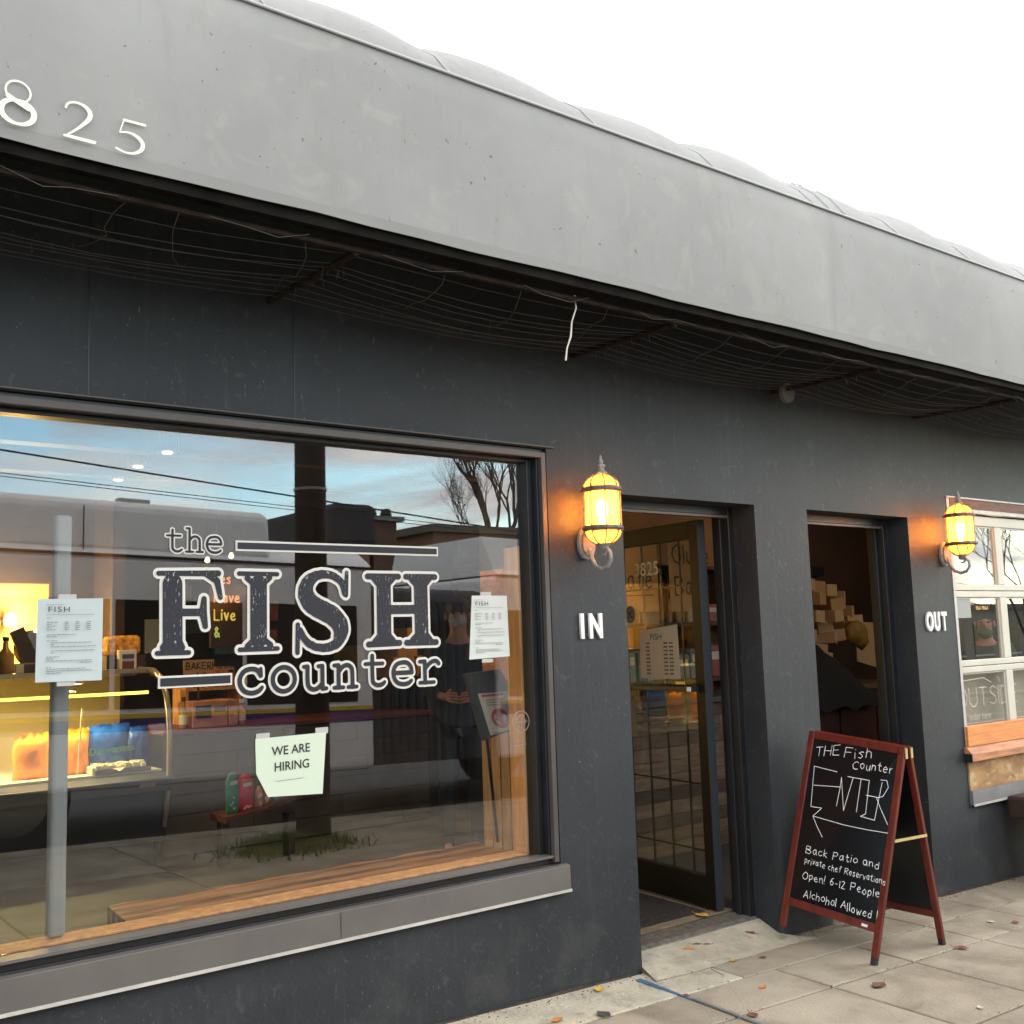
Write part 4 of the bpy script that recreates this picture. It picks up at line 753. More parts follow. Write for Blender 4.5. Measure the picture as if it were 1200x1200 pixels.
# ------------------------------------------------------------------ leaves and litter
def leaf(px, py, sz, col, lab, curl=.4, y=None):
    d_ = RM @ np.array([px - 600, py - 600, FPX]); t_ = (-.03 * (0 - 3.63) + .025 * CAM[1] * 0 + 0 - CAM[2])
    p = atz(px, py, -.02)
    for _ in range(5): p = atz(px, py, gz(p.x, p.y) if p.y < .1 else .066)
    a_ = rnd.uniform(0, 6.28); mb = MB(); out = [(0, -.5), (.22, -.3), (.38, 0), (.28, .28), (.0, .6), (-.26, .3), (-.36, .02), (-.2, -.3)]
    f_ = lambda u_, v_: (p.x + (u_ * math.cos(a_) - v_ * math.sin(a_)) * sz, p.y + (u_ * math.sin(a_) + v_ * math.cos(a_)) * sz, p.z + .004 + sz * curl * (u_ * u_ * 1.8 + abs(v_) ** 2 * .6))
    vs = [f_(0, 0)] + [f_(*o_) for o_ in out]; mb.add(vs, [(0, k, k % 8 + 1) for k in range(1, 9)]); mb.tube([vs[1], f_(.05, -.75)], .0012, 4)
    mb.build('fallen_leaf', mat('leaf_%s' % col[0], col[1], .7, .25, 30), label=lab, cat='leaf', group='fallen leaves on the sidewalk')
OR = ('orange', (.45, .17, .03)); YE = ('yellow', (.62, .36, .05)); BR_ = ('brown', (.14, .055, .035)); RD = ('red_brown', (.20, .06, .05))
for a_ in [(702, 1161, .05, YE, 'ochre leaf lying against the wall below the window'), (653, 1197, .045, OR, 'orange brown leaf at the very bottom edge of the photo'), (803, 1168, .035, RD, 'red brown leaf on the blue strip in the pavement joint'),
           (806, 1114, .05, OR, 'orange leaf on the pale mortar before the left doorway'), (816, 1108, .04, BR_, 'curled brown leaf beside the orange one before the left doorway'), (829, 1108, .035, RD, 'small rusty leaf on the mortar right of the curled one'), (787, 1124, .035, BR_, 'dark leaf scrap near the left doorway corner'),
           (822, 1074, .07, YE, 'bright yellow curled leaf on the door threshold'), (880, 1095, .05, BR_, 'brown leaf at the right end of the mortar ramp'), (894, 1123, .03, RD, 'tiny dark red leaf left of the chalkboard foot'), (894, 1158, .035, OR, 'orange leaf on the slab left of the front chalkboard foot'),
           (1031, 1156, .07, BR_, 'crumpled brown leaf just below the front chalkboard foot'), (1126, 1112, .06, RD, 'dull red leaf right of the rear chalkboard foot'), (1161, 1081, .035, ('pale', (.50, .44, .36)), 'pale scrap leaf on the far right slab'), (1190, 1082, .04, RD, 'dull red leaf at the right edge of the photo'),
           (1149, 1182, .03, ('pale', (.50, .44, .36)), 'pale round leaf in the lower right corner'), (882, 1191, .05, BR_, 'brown leaf in the joint near the bottom edge'), (931, 1095, .06, ('grey', (.05, .05, .05)), 'grey crumpled leaf at the base of the middle pillar'), (708, 1191, .06, ('grey', (.05, .05, .05)), 'grey twiggy leaf on the pale mortar below the window'), (859, 1127, .03, YE, 'small yellowish leaf in the middle of the doorway slab'), (1188, 1032, .03, BR_, 'small brown leaf beside the dark table leg')]: leaf(*a_[:2], a_[2] * 1.25, *a_[3:])
lt = MB()
for k in range(700):
    x_ = rnd.uniform(1.8, 7.6); y_ = -abs(rnd.gauss(0, .05)) - .008 if k % 3 else rnd.choice([-.33, -.655, -1.285]) + rnd.uniform(-.012, .012)
    s_ = rnd.uniform(.0008, .0026); lt.box(x_ - s_, x_ + s_ * 1.5, y_ - s_, y_ + s_, gz(x_, y_) + .001, gz(x_, y_) + .002 + s_ * .7)
lt.build('grit', mat('grit', (.14, .10, .065), .9, .5, 40), label='loose grit and crumbs along the wall foot and joints', cat='grit', kind='stuff')
for pts in ([(3.908, -.25), (3.93, -.16), (3.99, -.10), (4.02, -.05)],):
    MB().tube([(x_, y_, gz(x_, y_) + .0005) for x_, y_ in pts], [.0015] * len(pts), 4).build('crack', M_soil, pavement)
# blue strip in the joint
bs = MB(); A1, A2 = Vector((3.545, -.06, 0)), Vector((3.52, -.42, 0))
bs.prism([(3.520, -.075, gz(3.5, 0) + .001), (3.552, -.070, gz(3.5, 0) + .001), (3.540, -.40, gz(3.5, -.4) + .001), (3.528, -.40, gz(3.5, -.4) + .001)], (0, 0, .0025))
bs.build('blue_strip', mat('blue_tape', (.05, .13, .25), .5, .2, 20), label='blue plastic strip wedged in the pavement joint by the left pillar', cat='strip')
MB().prism([(3.538, -.40, gz(3.5, -.4) + .001), (3.552, -.40, gz(3.5, -.4) + .001), (3.53, -1.2, gz(3.5, -1.2) + .001), (3.512, -1.2, gz(3.5, -1.2) + .001)], (0, 0, .005)).build('joint_strip', mat('grey_strip', (.25, .27, .29), .4, metal=.4), pavement)

# ================================================================== inside the shop
LK = .50
def lit(name, col, es): return mat(name, (.8, .7, .5), .5, emit=col, es=es * .45)
def lamp(x, y, z, e, col=(1, .62, .28), sz=.08, parent=None, spot=None):
    ld = bpy.data.lights.new('shop_light', 'SPOT' if spot else 'POINT'); ld.energy = e * LK; ld.color = col; ld.shadow_soft_size = sz
    if spot: ld.spot_size = math.radians(spot); ld.spot_blend = .6
    o = bpy.data.objects.new('shop_light', ld); C.objects.link(o); o.location = (x, y, z); o.parent = parent; return o
for k, (x, y, e, lab) in enumerate(((2.55, 3.17, 26, 'nearest of the three round ceiling downlights above the display case'), (2.57, 3.80, 26, 'middle of the three round ceiling downlights above the display case'), (2.64, 4.45, 26, 'farthest of the three round ceiling downlights above the display case'),
                            (5.9, 3.7, 18, 'round ceiling downlight behind the left door'), (1.9, .95, 30, 'ceiling downlight over the left half of the window bench'), (3.0, .85, 32, 'ceiling downlight over the right end of the window bench'))):
    t = thing('ceiling_spotlight', lab, 'lamp', group='round ceiling downlights')
    zc = 2.86
    MB().lathe([(.06, .19), (.075, .19), (.075, .0), (.06, .0)], x, y, 16, cz=zc).build('housing', M_blk, t); MB().lathe([(.0, .004), (.034, .004), (.034, .0), (.0, .0)], x, y, 16, cz=zc - .007).build('lens', lit('warm_lens', (1, .66, .30), 6), t)
    lamp(x, y, zc - .03, e, parent=t, sz=.05, spot=115)
for px_, py_, lab in ((243, 657, 'small bright pendant bulb above the letter F, left of its pair'), (271, 652, 'small bright pendant bulb just under the long rule beside the word the')):
    p = at(px_, py_, 5.0); t = thing('pendant_bulb', lab, 'lamp', group='pendant bulbs over the counter')
    MB().tube([(p.x, 5.0, p.z + .05), (p.x, 5.0, 3.045)], .004, 4).build('cord', M_blk, t); MB().lathe([(.006, -.018), (.020, -.010), (.021, .006), (.010, .03)], p.x, 5.0, 12, cz=p.z).build('bulb', lit('pendant_glow', (1, .62, .25), 6), t, smooth=True)
# amber kitchen wall + glowing lamp at left
AW = at(57, 700, 5.4).x
MB().box(AW, 2.75, 5.38, 5.5, .06, 3.04).box(-2.9, AW, 5.38, 5.5, 2.12, 3.04).build('dark_wall', M_dwood, shop)
MB().box(-2.9, AW - .001, 5.4, 5.5, .06, 2.119).build('tiled_wall', mat('amber_tile', (.62, .40, .17), .35, .12, 3), shop)
MB().box(2.75, 2.85, 4.9, 5.5, .06, 3.04).build('partition_wall', M_dwood, shop)
gl = thing('glowing_wall_lamp', 'bright yellow glowing lamp on the amber wall at the left edge', 'lamp'); p = at(12, 727, 5.15)
MB().lathe([(.01, -.05), (.04, -.04), (.05, 0), (.035, .04), (.01, .06)], p.x, p.y, 16, cz=p.z).build('globe', bulb_mat((1, .55, .08, 1), 2.4), gl, smooth=True); MB().box(p.x - .012, p.x + .012, p.y + .052, 5.39, p.z - .03, p.z + .03).build('arm', M_blk, gl)
lamp(p.x, p.y, p.z, 50, (1, .66, .22), .02, gl)
# glass display case
dc = thing('display_case', 'curved glass refrigerated fish display case lit by a yellow strip', 'display case'); cx1 = 2.78; cx0 = -1.4; cy0 = 3.70
prof = [(3.74, .90), (3.70, 1.0), (3.70, 1.12), (3.76, 1.26), (3.90, 1.36), (4.10, 1.40)]
MB().box(cx0, cx1, 3.78, 4.75, .25, .63).build('cabinet_body', mat('black_cabinet', (.02, .025, .03), .35), dc)
MB().box(cx0, cx1 - .05, 3.88, 4.7, .06, .249).build('plinth', M_blk, dc)
MB().prism([(cx0, 3.66, .60), (cx0, 3.66, .69), (cx0, 3.80, .72), (cx0, 3.80, .60)], (cx1 - cx0, 0, 0)).build('bumper', mat('dark_bumper', (.05, .055, .06), .4), dc, bevel=.008)
MB().box(cx0, cx1 - .02, 3.81, 4.72, .72, .735).build('deck', mat('ice_deck', (.62, .60, .48), .4, .1, 12), dc)
MB().box(cx0, cx1 - .02, 4.72, 4.76, .631, 1.40).build('back_panel', mat('case_back', (.50, .38, .15), .35), dc)
MB().box(cx0, cx1 - .02, 4.08, 4.75, 1.401, 1.43).build('top_shelf', mat('case_top', (.30, .27, .22), .3, metal=.4), dc)
g = MB(); pr = [(3.70, .72), (3.70, .95), (3.72, 1.10), (3.77, 1.24), (3.87, 1.35), (4.02, 1.40), (4.08, 1.405)]
for x0_, x1_ in ((cx0, 1.93), (1.94, cx1 - .03)):
    g = MB()
    for (y_, z_) in pr: g.v += [(x0_, y_, z_), (x1_, y_, z_)]
    g.f = [(2 * k, 2 * k + 1, 2 * k + 3, 2 * k + 2) for k in range(len(pr) - 1)]; g.build('curved_pane', M_glass2, dc, smooth=True)
MB().tube([(cx1 - .01, 4.0, .06), (cx1 - .01, 3.79, .36), (cx1 - .01, 3.70, .62), (cx1 - .01, 3.69, .95), (cx1 - .01, 3.71, 1.11), (cx1 - .01, 3.76, 1.25), (cx1 - .01, 3.86, 1.36), (cx1 - .01, 4.02, 1.415), (cx1 - .01, 4.75, 1.43)], .021, 8).build('end_trim', mat('gold_steel_trim', (.55, .48, .38), .3, metal=.6), dc, smooth=True)
MB().box(cx0, cx1 - .08, 3.92, 3.945, 1.255, 1.275).build('led_strip', lit('yellow_led', (1, .80, .08), 3.2), dc)
ldl = bpy.data.lights.new('case_light', 'AREA'); ldl.shape = 'RECTANGLE'; ldl.size = 3.8; ldl.size_y = .05; ldl.energy = 26; ldl.color = (1, .82, .35); lo = bpy.data.objects.new('case_light', ldl); C.objects.link(lo); lo.location = (.6, 3.935, 1.25); lo.parent = dc
text('Rancot', .028, M_steel, dc, FR((2.50, 3.6585, .635), (1, 0, 0), (0, 0, 1)), 'badge') if False else MB().box(2.55, 2.66, 3.655, 3.6595, .640, .662).build('badge', M_steel, dc)
def bag(p0, p1, yy, m, lab, dep=.12, grp='plastic bags in the display case', txt=None, tm=None):
    a_, b_ = at(*p0, yy), at(*p1, yy); x0_, x1_, zt, zb = a_.x, b_.x, a_.z, .737
    t = thing('plastic_bag', lab, 'bag', group=grp); mb = MB(); n = 14; m_ = 12
    for sgn in (-1, 1):
        o_ = len(mb.v)
        for j in range(m_ + 1):
            for i in range(n + 1):
                u_, v_ = i / n, j / m_; bul = math.sin(math.pi * u_) ** .5 * (math.sin(math.pi * min(1, v_ * .93 + .07)) ** .45 if v_ < .9 else .25)
                mb.v.append((x0_ + (x1_ - x0_) * (u_ + (.02 * math.sin(v_ * 9))), yy + sgn * dep / 2 * bul + rnd.uniform(-.006, .006), zb + (zt - zb) * v_ + (rnd.uniform(-.012, .012) if j == m_ else 0)))
        for j in range(m_):
            for i in range(n): q_ = o_ + j * (n + 1) + i; mb.f.append((q_, q_ + 1, q_ + n + 2, q_ + n + 1))
    mb.build('bag_body', m, t, smooth=True)
    if txt: text(txt, .07, tm, t, FR(((x0_ + x1_) / 2, yy - dep / 2 - .012, zb + (zt - zb) * .40), (1, 0, .05), (0, 0, 1)), 'print', align='CENTER', off=.001)
M_bo = mat('orange_plastic', (.85, .28, .01), .28, .04, 10, emit=None); M_bb = mat('blue_plastic', (.02, .09, .42), .25, .3, 10)
M_grn = mat('green_print', (.10, .28, .10), .6)
bag((15, 862), (58, 862), 3.98, M_bo, 'crinkled orange plastic bag left of the grey window post'); bag((76, 856), (104, 856), 4.0, M_bo, 'orange plastic bag squeezed against the blue one')
bag((103, 851), (151, 851), 4.02, M_bb, 'large royal blue plastic bag in the display case', txt='Dungeness', tm=M_grn); bag((150, 853), (173, 853), 4.12, M_bb, 'smaller dark blue bag behind the large blue one')
def simple_box(nm, lab, cat, p0, p1, yy, dep, m, grp=None, parts=None, zb=None, bev=.004):
    a_, b_ = at(*p0, yy), at(*p1, yy); z0_ = b_.z if zb is None else zb
    t = thing(nm, lab, cat, group=grp); MB().box(a_.x, b_.x, yy, yy + dep, z0_, a_.z).build('carton' if parts is None else parts, m, t, bevel=bev); return t, a_, b_
# things inside and on top of the case
t, a_, b_ = simple_box('fish_tray', 'white paper covered tray in front of the blue bag', 'tray', (108, 900), (150, 918), 3.82, .24, mat('tray_paper', (.42, .48, .48), .6), zb=.7355); text('FRESH', .04, M_inkg, t, FR((a_.x + .03, 3.817, .80), (1, 0, 0), (0, 0, 1)), 'print')
t = thing('crushed_ice_tray', 'shallow tray of ice and fish at the case front', 'tray'); MB().box(2.30, 2.68, 3.80, 4.0, .7355, .765).build('pan', M_steel, t); mb = MB()
for k in range(120): x_, y_ = rnd.uniform(2.32, 2.66), rnd.uniform(3.81, 3.98); s_ = rnd.uniform(.008, .018); mb.box(x_ - s_, x_ + s_, y_ - s_, y_ + s_, .766, .766 + s_ * 1.6, Matrix.Translation((0, 0, rnd.uniform(0, .01))))
mb.build('ice', mat('ice_bits', (.75, .72, .55), .3), t, kind='stuff')
t = thing('tea_light', 'small glowing amber dish near the right end of the case', 'dish'); p = at(141, 928, 3.78); MB().lathe([(.02, .0), (.04, .03), (.036, .032), (.0, .012)], p.x, 3.83, 14, cz=.736).build('bowl', lit('amber_dish', (1, .55, .15), 2.5), t, smooth=True)
t = thing('jar_stack', 'dark jar with red lid at the back of the case', 'jar'); MB().lathe([(.05, 0), (.055, .02), (.055, .16), (.04, .18)], 2.60, 4.3, 16, cz=.7355).build('jar', mat('brown_jar', (.12, .06, .03), .3), t, smooth=True); MB().lathe([(.045, .181), (.045, .215)], 2.60, 4.3, 16, cz=.7355).build('lid', mat('red_lid', (.35, .05, .03), .4), t)
t = thing('label_stake', 'thin pale price stake standing in front of the blue bag', 'price stake'); MB().tube([(2.21, 3.88, .737), (2.235, 3.88, 1.18)], .006, 6).build('stick', mat('pale_stick', (.6, .52, .35), .5), t); 
# meat slicer silhouette
t = thing('meat_slicer', 'dark metal slicer standing on top of the display case', 'slicer'); pa = at(10, 738, 4.3); pb = at(40, 780, 4.3); Ms = mat('slicer_metal', (.09, .07, .05), .4, metal=.5)
MB().box(pb.x - .12, pb.x + .18, 4.2, 4.6, 1.431, 1.50).build('base', Ms, t, bevel=.01); MB().bar(Vector((pa.x + .05, 4.3, pa.z)), Vector((pb.x, 4.3, pb.z - .02)), .10, .03, up=Vector((0, 1, 0))).build('arm', Ms, t); MB().lathe([(.11, -.012), (.13, 0), (.11, .012)], 0, 0, 24, M=Matrix.Translation((pb.x, 4.34, 1.60)) @ Matrix.Rotation(math.pi / 2, 4, 'X')).build('blade_guard', M_steel, t)
for k, (xx, lab) in enumerate(((32, 'left of two small cream cards on the case top'), (60, 'right of two small cream cards on the case top'))): 
    t, a_, b_ = simple_box('price_card', lab, 'price card', (xx - 13, 779), (xx - 4 + k * 8, 790), 4.15, .01, M_cream, 'cream cards on the case top', 'card', zb=1.431)
t = thing('oil_bottle', 'squat amber bottle at the left end of the case top', 'bottle'); p = at(6, 790, 4.2); MB().lathe([(.05, 0), (.055, .02), (.055, .13), (.02, .17), (.018, .22)], p.x, 4.2, 14, cz=1.431).build('bottle', mat('amber_bottle', (.30, .18, .04), .2), t, smooth=True); MB().lathe([(.021, .221), (.021, .25)], p.x, 4.2, 12, cz=1.431).build('cap', M_blk, t)
t, a_, b_ = simple_box('amber_packet', 'shiny amber cellophane packet on the case top', 'packet', (127, 745), (166, 764), 4.35, .16, mat('cellophane', (.75, .38, .06), .12, .5, 25, 0.8, 40), zb=1.53, parts='wrapper', bev=.03)
MB().box(a_.x - .02, b_.x + .02, 4.32, 4.54, 1.431, 1.529).build('wood_tray', M_dwood, t)
t, a_, b_ = simple_box('price_display', 'small white price display unit on the case top', 'price display', (140, 762), (160, 788), 4.22, .06, M_white, zb=1.431, parts='body'); MB().box(a_.x + .02, b_.x - .02, 4.214, 4.2195, a_.z - .15, a_.z - .08).build('screen', mat('brown_screen', (.16, .05, .03), .3), t); MB().box(a_.x + .02, b_.x - .02, 4.214, 4.2195, a_.z - .06, a_.z - .03).build('header', mat('blue_header', (.04, .10, .25), .4), t)
# counter right of the case with goods on it
ct = thing('service_counter', 'wood clad service counter with a dark red top behind the logo', 'counter'); cty = 4.05
MB().box(2.86, 5.2, cty, cty + .7, .94, .975).build('counter_top', mat('red_counter_top', (.16, .05, .04), .4), ct, bevel=.004)
for k in range(6): 
    xa = 2.88
    while xa < 5.15: wd = rnd.uniform(.5, 1.1); xb_ = min(xa + wd, 5.18); MB().box(xa, xb_ - .004, cty + .05, cty + .07, .075 + k * .143, .212 + k * .143).build('cladding_board', rnd.choice([mat('grey_cladding', (.10, .085, .07), .6, .2, 4), mat('grey_cladding_dark', (.08, .066, .055), .6, .2, 4)]), ct); xa = xb_
MB().box(2.90, 5.17, cty + .071, cty + .69, .06, .939).build('carcass', M_blk, ct)
t, a_, b_ = simple_box('cookware_box', 'pink and black printed carton on the counter behind the glass', 'carton', (226, 823), (267, 856), 4.1, .3, mat('pink_carton', (.48, .22, .14), .5, .2, 9), zb=.976)
MB().box(a_.x + .02, a_.x + .14, 4.094, 4.0995, a_.z - .12, a_.z - .03).build('print', M_inkk, t); MB().box(a_.x + .17, b_.x - .02, 4.094, 4.0995, a_.z - .08, a_.z - .04).build('print', M_inkk, t)
t, a_, b_ = simple_box('cookware_box', 'narrow pink carton against the right side of the larger carton', 'carton', (268, 820), (279, 853), 4.1, .3, MATS['pink_carton'], zb=.976)
t = thing('wooden_rack', 'orange lit wooden rack of small jars above the pink cartons', 'rack'); a_, b_ = at(218, 812, 4.42), at(283, 820, 4.42)
MB().box(a_.x, b_.x, 4.42, 4.7, 1.235, 1.255).build('shelf', M_wood, t); MB().box(a_.x, a_.x + .02, 4.42, 4.7, .977, 1.234).box(b_.x - .02, b_.x, 4.42, 4.7, .977, 1.234).build('side', M_wood, t)
for k in range(9):
    x_ = a_.x + .05 + k * .058; h_ = rnd.choice([.05, .06, .11, .05]); tt = thing('spice_jar', ['smallest', 'red lidded', 'tall', 'amber', 'squat', 'pale lidded', 'dark', 'narrow', 'last'][k] + ' jar, number %d from the left on the wooden rack' % (k + 1), 'jar', group='jars on the wooden rack')
    MB().lathe([(.02, 0), (.022, .01), (.022, h_)], x_, 4.5, 10, cz=1.256).build('jar', mat('jar_glass_%d' % (k % 3), [(.4, .16, .05), (.25, .06, .03), (.5, .3, .12)][k % 3], .3), tt, smooth=True); MB().lathe([(.021, h_ + .001), (.021, h_ + .02)], x_, 4.5, 10, cz=1.256).build('lid', [M_blk, MATS['red_lid'], M_brass][k % 3], tt)
for (px_, h_, lab, c_) in ((216, .20, 'tall sauce bottle with a cream label left of the pink carton', (.30, .18, .06)), (284, .16, 'small white capped bottle right of the pink cartons', (.42, .2, .12))):
    p = at(px_, 855, 4.12); t = thing('sauce_bottle', lab, 'bottle', group='bottles on the service counter'); MB().lathe([(.032, 0), (.034, .01), (.034, h_ * .6), (.014, h_ * .8), (.013, h_)], p.x, 4.14, 14, cz=.976).build('bottle', mat('bottle_%d' % px_, c_, .2), t, smooth=True); MB().lathe([(.0345, .03), (.0345, h_ * .5)], p.x, 4.14, 14, cz=.976).build('label', M_cream, t); MB().lathe([(.016, h_ + .001), (.016, h_ + .03)], p.x, 4.14, 12, cz=.976).build('cap', M_blk if px_ < 250 else M_white, t)
t = thing('card_sign', 'small handwritten kraft card above the word counter', 'sign'); a_, b_ = at(215, 777, 4.3), at(251, 796, 4.3)
MB().box(a_.x, b_.x, 4.3, 4.306, b_.z, a_.z + .02).build('card', M_kraft, t); MB().box((a_.x + b_.x) / 2 - .008, (a_.x + b_.x) / 2 + .008, 4.307, 4.315, .977, b_.z + .02).build('stick', M_dwood, t)
ink(field(hand('BAKERHOUSE', a_.x + .02, a_.z - .05, .05, .004) + hand('$ 12', a_.x + .1, b_.z + .01, .045, .004), .003, .006), 0, lambda uu, vv: (uu, 4.296, vv), 'writing', M_inkk, t)
t = thing('card_box', 'open kraft box behind the handwritten card', 'carton'); a_, b_ = at(250, 782, 4.5), at(275, 800, 4.5); MB().box(a_.x, b_.x, 4.5, 4.7, 1.257, a_.z).build('carton', M_kraft, t)
# alcove shelf with colourful packs
sh = thing('alcove_shelf', 'curved dark red shelf low under the service counter', 'shelf'); sy = 3.35
a_, b_ = at(265, 966, sy), at(356, 948, sy); MB().prism([(a_.x, sy, a_.z), (b_.x, sy, b_.z + .08), (b_.x, sy, b_.z + .13), ((a_.x + b_.x) / 2, sy, a_.z + .075), (a_.x, sy, a_.z + .045)], (0, .28, 0)).build('shelf_board', mat('dark_red_wood', (.10, .03, .02), .5), sh); sz_ = a_.z
MB().box(a_.x + .02, a_.x + .07, sy + .1, sy + .2, .06, sz_).box(b_.x - .07, b_.x - .02, sy + .1, sy + .2, .06, sz_).build('leg', M_dwood, sh)
packs = [((267, 907), (284, 960), (.04, .22, .13), 'green pack with yellow top at the left end of the alcove shelf', 'FISH'), ((281, 909), (301, 960), (.55, .02, .02), 'bright red oven mitt shaped pack beside the green one', 'Fish'), ((302, 922), (312, 958), (.50, .22, .11), 'tan pack right of the red one, half hidden by the hiring sheet', ''), ((312, 925), (320, 957), (.42, .06, .04), 'narrow rust red pack below the hiring sheet', ''), ((320, 928), (338, 954), (.05, .24, .20), 'teal pack with pale spots at the right end of the alcove shelf', '')]
for p0, p1, col, lab, tx_ in packs:
    a_, b_ = at(*p0, sy + .05), at(*p1, sy + .05); t = thing('snack_pack', lab, 'packet', group='colourful packs on the alcove shelf'); zb_ = sz_ + .047 + max(0, (a_.x - 3.2)) * .08
    m_ = mat('pack_' + p0.__str__(), col, .4, .25, 20); cxx = (a_.x + b_.x) / 2; hw = (b_.x - a_.x) / 2 - .004
    MB().lathe([(hw * .7, 0), (hw, .03), (hw, (a_.z - zb_) * .8), (hw * .55, a_.z - zb_ - .01), (hw * .4, a_.z - zb_)], 0, 0, 14, M=Matrix.Translation((cxx, sy + .10, zb_)) @ Matrix.Diagonal((1, .6, 1, 1))).build('pack', m_, t, smooth=True)
    dots = [[(cxx + rnd.uniform(-hw * .5, hw * .5), zb_ + rnd.uniform(.03, .13), .007)] for _ in range(5)] + [[(cxx - hw * .35, a_.z - .07, .012), (cxx + hw * .35, a_.z - .065, .012)]]
    ink(field(dots, .003, .006), 0, lambda uu, vv: (uu, sy + .10 - hw * .62, vv), 'print', M_cream, t)
# hanging lit handwritten menu
mn = thing('hanging_menu_board', 'hanging dark board with glowing orange and green handwriting', 'menu board'); my = 4.6
a_, b_ = at(247, 680, my), at(290, 758, my); MB().box(a_.x, b_.x, my, my + .03, b_.z, a_.z).build('board', mat('menu_board', (.05, .03, .02), .5), mn); MB().tube([(a_.x + .05, my, a_.z), (a_.x + .05, my, 2.86)], .004, 4).tube([(b_.x - .05, my, a_.z), (b_.x - .05, my, 2.86)], .004, 4).build('hanger', M_blk, mn)
for s_, (px_, py_), h_, c_, n_ in (('es', (259, 684), .075, (1, .16, .01), 'o'), ('Have', (251, 706), .080, (1, .20, .01), 'o'), ('Live', (251, 727), .085, (.65, .55, .05), 'y'), ('&', (251, 746), .085, (.25, .42, .06), 'g')):
    p = at(px_, py_, my - .01); ink(field(hand(s_, p.x, p.z, h_, .007), .006, .012), 0, lambda uu, vv: (uu, my - .012, vv), 'glowing_writing', lit('neon_' + n_, c_, .6), mn)
lamp(a_.x + .15, my - .25, a_.z - .1, 1.2, (1, .5, .1), .05, mn)
# posters and frames on the rear wall, visible as dim shapes
def poster(px0, py0, px1, py1, yy, m, lab, fr=True):
    a_, b_ = at(px0, py0, yy), at(px1, py1, yy); t = thing('wall_picture', lab, 'picture', group='pictures on the dark back wall')
    MB().box(a_.x, b_.x, yy, yy + .02, b_.z, a_.z).build('print', m, t); 
    if fr: MB().box(a_.x - .02, b_.x + .02, yy + .021, yy + .035, b_.z - .02, a_.z + .02).build('frame', M_dwood, t)
MB().box(2.9, 6.6, 5.60, 5.75, .06, 3.04).build('back_partition', mat('maroon_brown_wall', (.030, .020, .017), .6, .25, 2), shop)
poster(203, 685, 225, 707, 5.58, M_inkg, 'small dark framed picture seen through the letter F'); poster(212, 720, 240, 742, 5.56, mat('teal_print', (.05, .16, .16), .5), 'teal poster seen behind the letter F'); poster(252, 742, 276, 766, 5.5, mat('turquoise_print', (.10, .30, .28), .5, .4, 5), 'turquoise and orange poster left of the letter I')
poster(313, 704, 326, 727, 5.5, mat('portrait_print', (.30, .12, .06), .5, .5, 6), 'small warm portrait right of the letter I'); poster(314, 738, 325, 750, 5.5, MATS['portrait_print'], 'tiny warm picture below the portrait'); poster(170, 726, 190, 765, 5.3, mat('pale_sheet', (.34, .40, .40), .6), 'pale grey sheet behind the left edge of the logo', False)
poster(392, 757, 428, 798, 5.4, mat('olive_print', (.16, .13, .04), .5, .4, 5), 'olive picture between the letters S and H')
# stack of orange-lit cartons behind letter H, on a dark freezer
fz = thing('chest_freezer', 'dark waist high freezer behind the letter H', 'freezer'); fy = 4.2
MB().box(5.25, 6.5, fy, fy + .6, .06, 1.22).build('cabinet', mat('dark_freezer', (.035, .035, .04), .4), fz, bevel=.01); MB().box(5.23, 6.52, fy - .02, fy + .62, 1.221, 1.26).build('lid', M_blk, fz)
rows_ = [((461, 771), (487, 789), 'lower left orange lit carton behind the letter H'), ((488, 771), (512, 789), 'lower right orange lit carton behind the letter H'), ((466, 757), (490, 770), 'middle orange lit carton behind the letter H'), ((477, 742), (492, 756), 'topmost orange lit carton behind the letter H')]
zc_ = 1.261
for p0, p1, lab in rows_:
    a_, b_ = at(*p0, fy + .1), at(*p1, fy + .1); t = thing('shipping_carton', lab, 'carton', group='cartons stacked behind the letter H'); z0_ = zc_ if 'lower' in lab else (zc_ + .176 if 'middle' in lab else zc_ + .301); z1_ = z0_ + (.175 if 'lower' in lab else .124)
    MB().box(a_.x, b_.x - .005, fy + .1, fy + .4, z0_, z1_).build('carton', mat('orange_card', (.55, .28, .08), .7, .1, 5), t, bevel=.003); MB().box((a_.x + b_.x) / 2 - .02, (a_.x + b_.x) / 2 + .02, fy + .098, fy + .0995, z0_ + .002, z1_ - .002).build('tape', M_kraft, t)
lamp(5.6, 3.7, 2.1, 4, (1, .55, .18), .05)
# long timber bench along the window
bn = thing('window_bench', 'long live edge timber bench running along the inside of the window', 'bench'); mb = MB(); n = 26; zt = .47
fr_, bk_ = [], []
for i in range(n + 1):
    x_ = 1.50 + (3.47 - 1.50) * i / n; fr_.append((x_, .64 + .03 * math.sin(i * .9) + rnd.uniform(-.012, .012))); bk_.append((x_ + .04, 1.10 + .02 * math.sin(i * 1.3)))
for (x_, y_), (x2, y2) in zip(fr_, bk_): mb.v += [(x_, y_ + .03, zt - .11), (x_, y_, zt - .03), (x_ + .004, y_ + .025, zt), (x2, y2, zt), (x2, y2, zt - .11)]
for i in range(n):
    for j in range(5): a_ = i * 5 + j; b_ = i * 5 + (j + 1) % 5; mb.f.append((a_, b_, b_ + 5, a_ + 5))
mb.f += [(0, 4, 3, 2, 1), tuple(n * 5 + k for k in range(5))]; mb.build('seat', M_slab, bn)
for x_ in (1.62, 3.25): MB().box(x_, x_ + .10, .74, 1.02, .06, zt - .111).build('leg', M_dwood, bn)
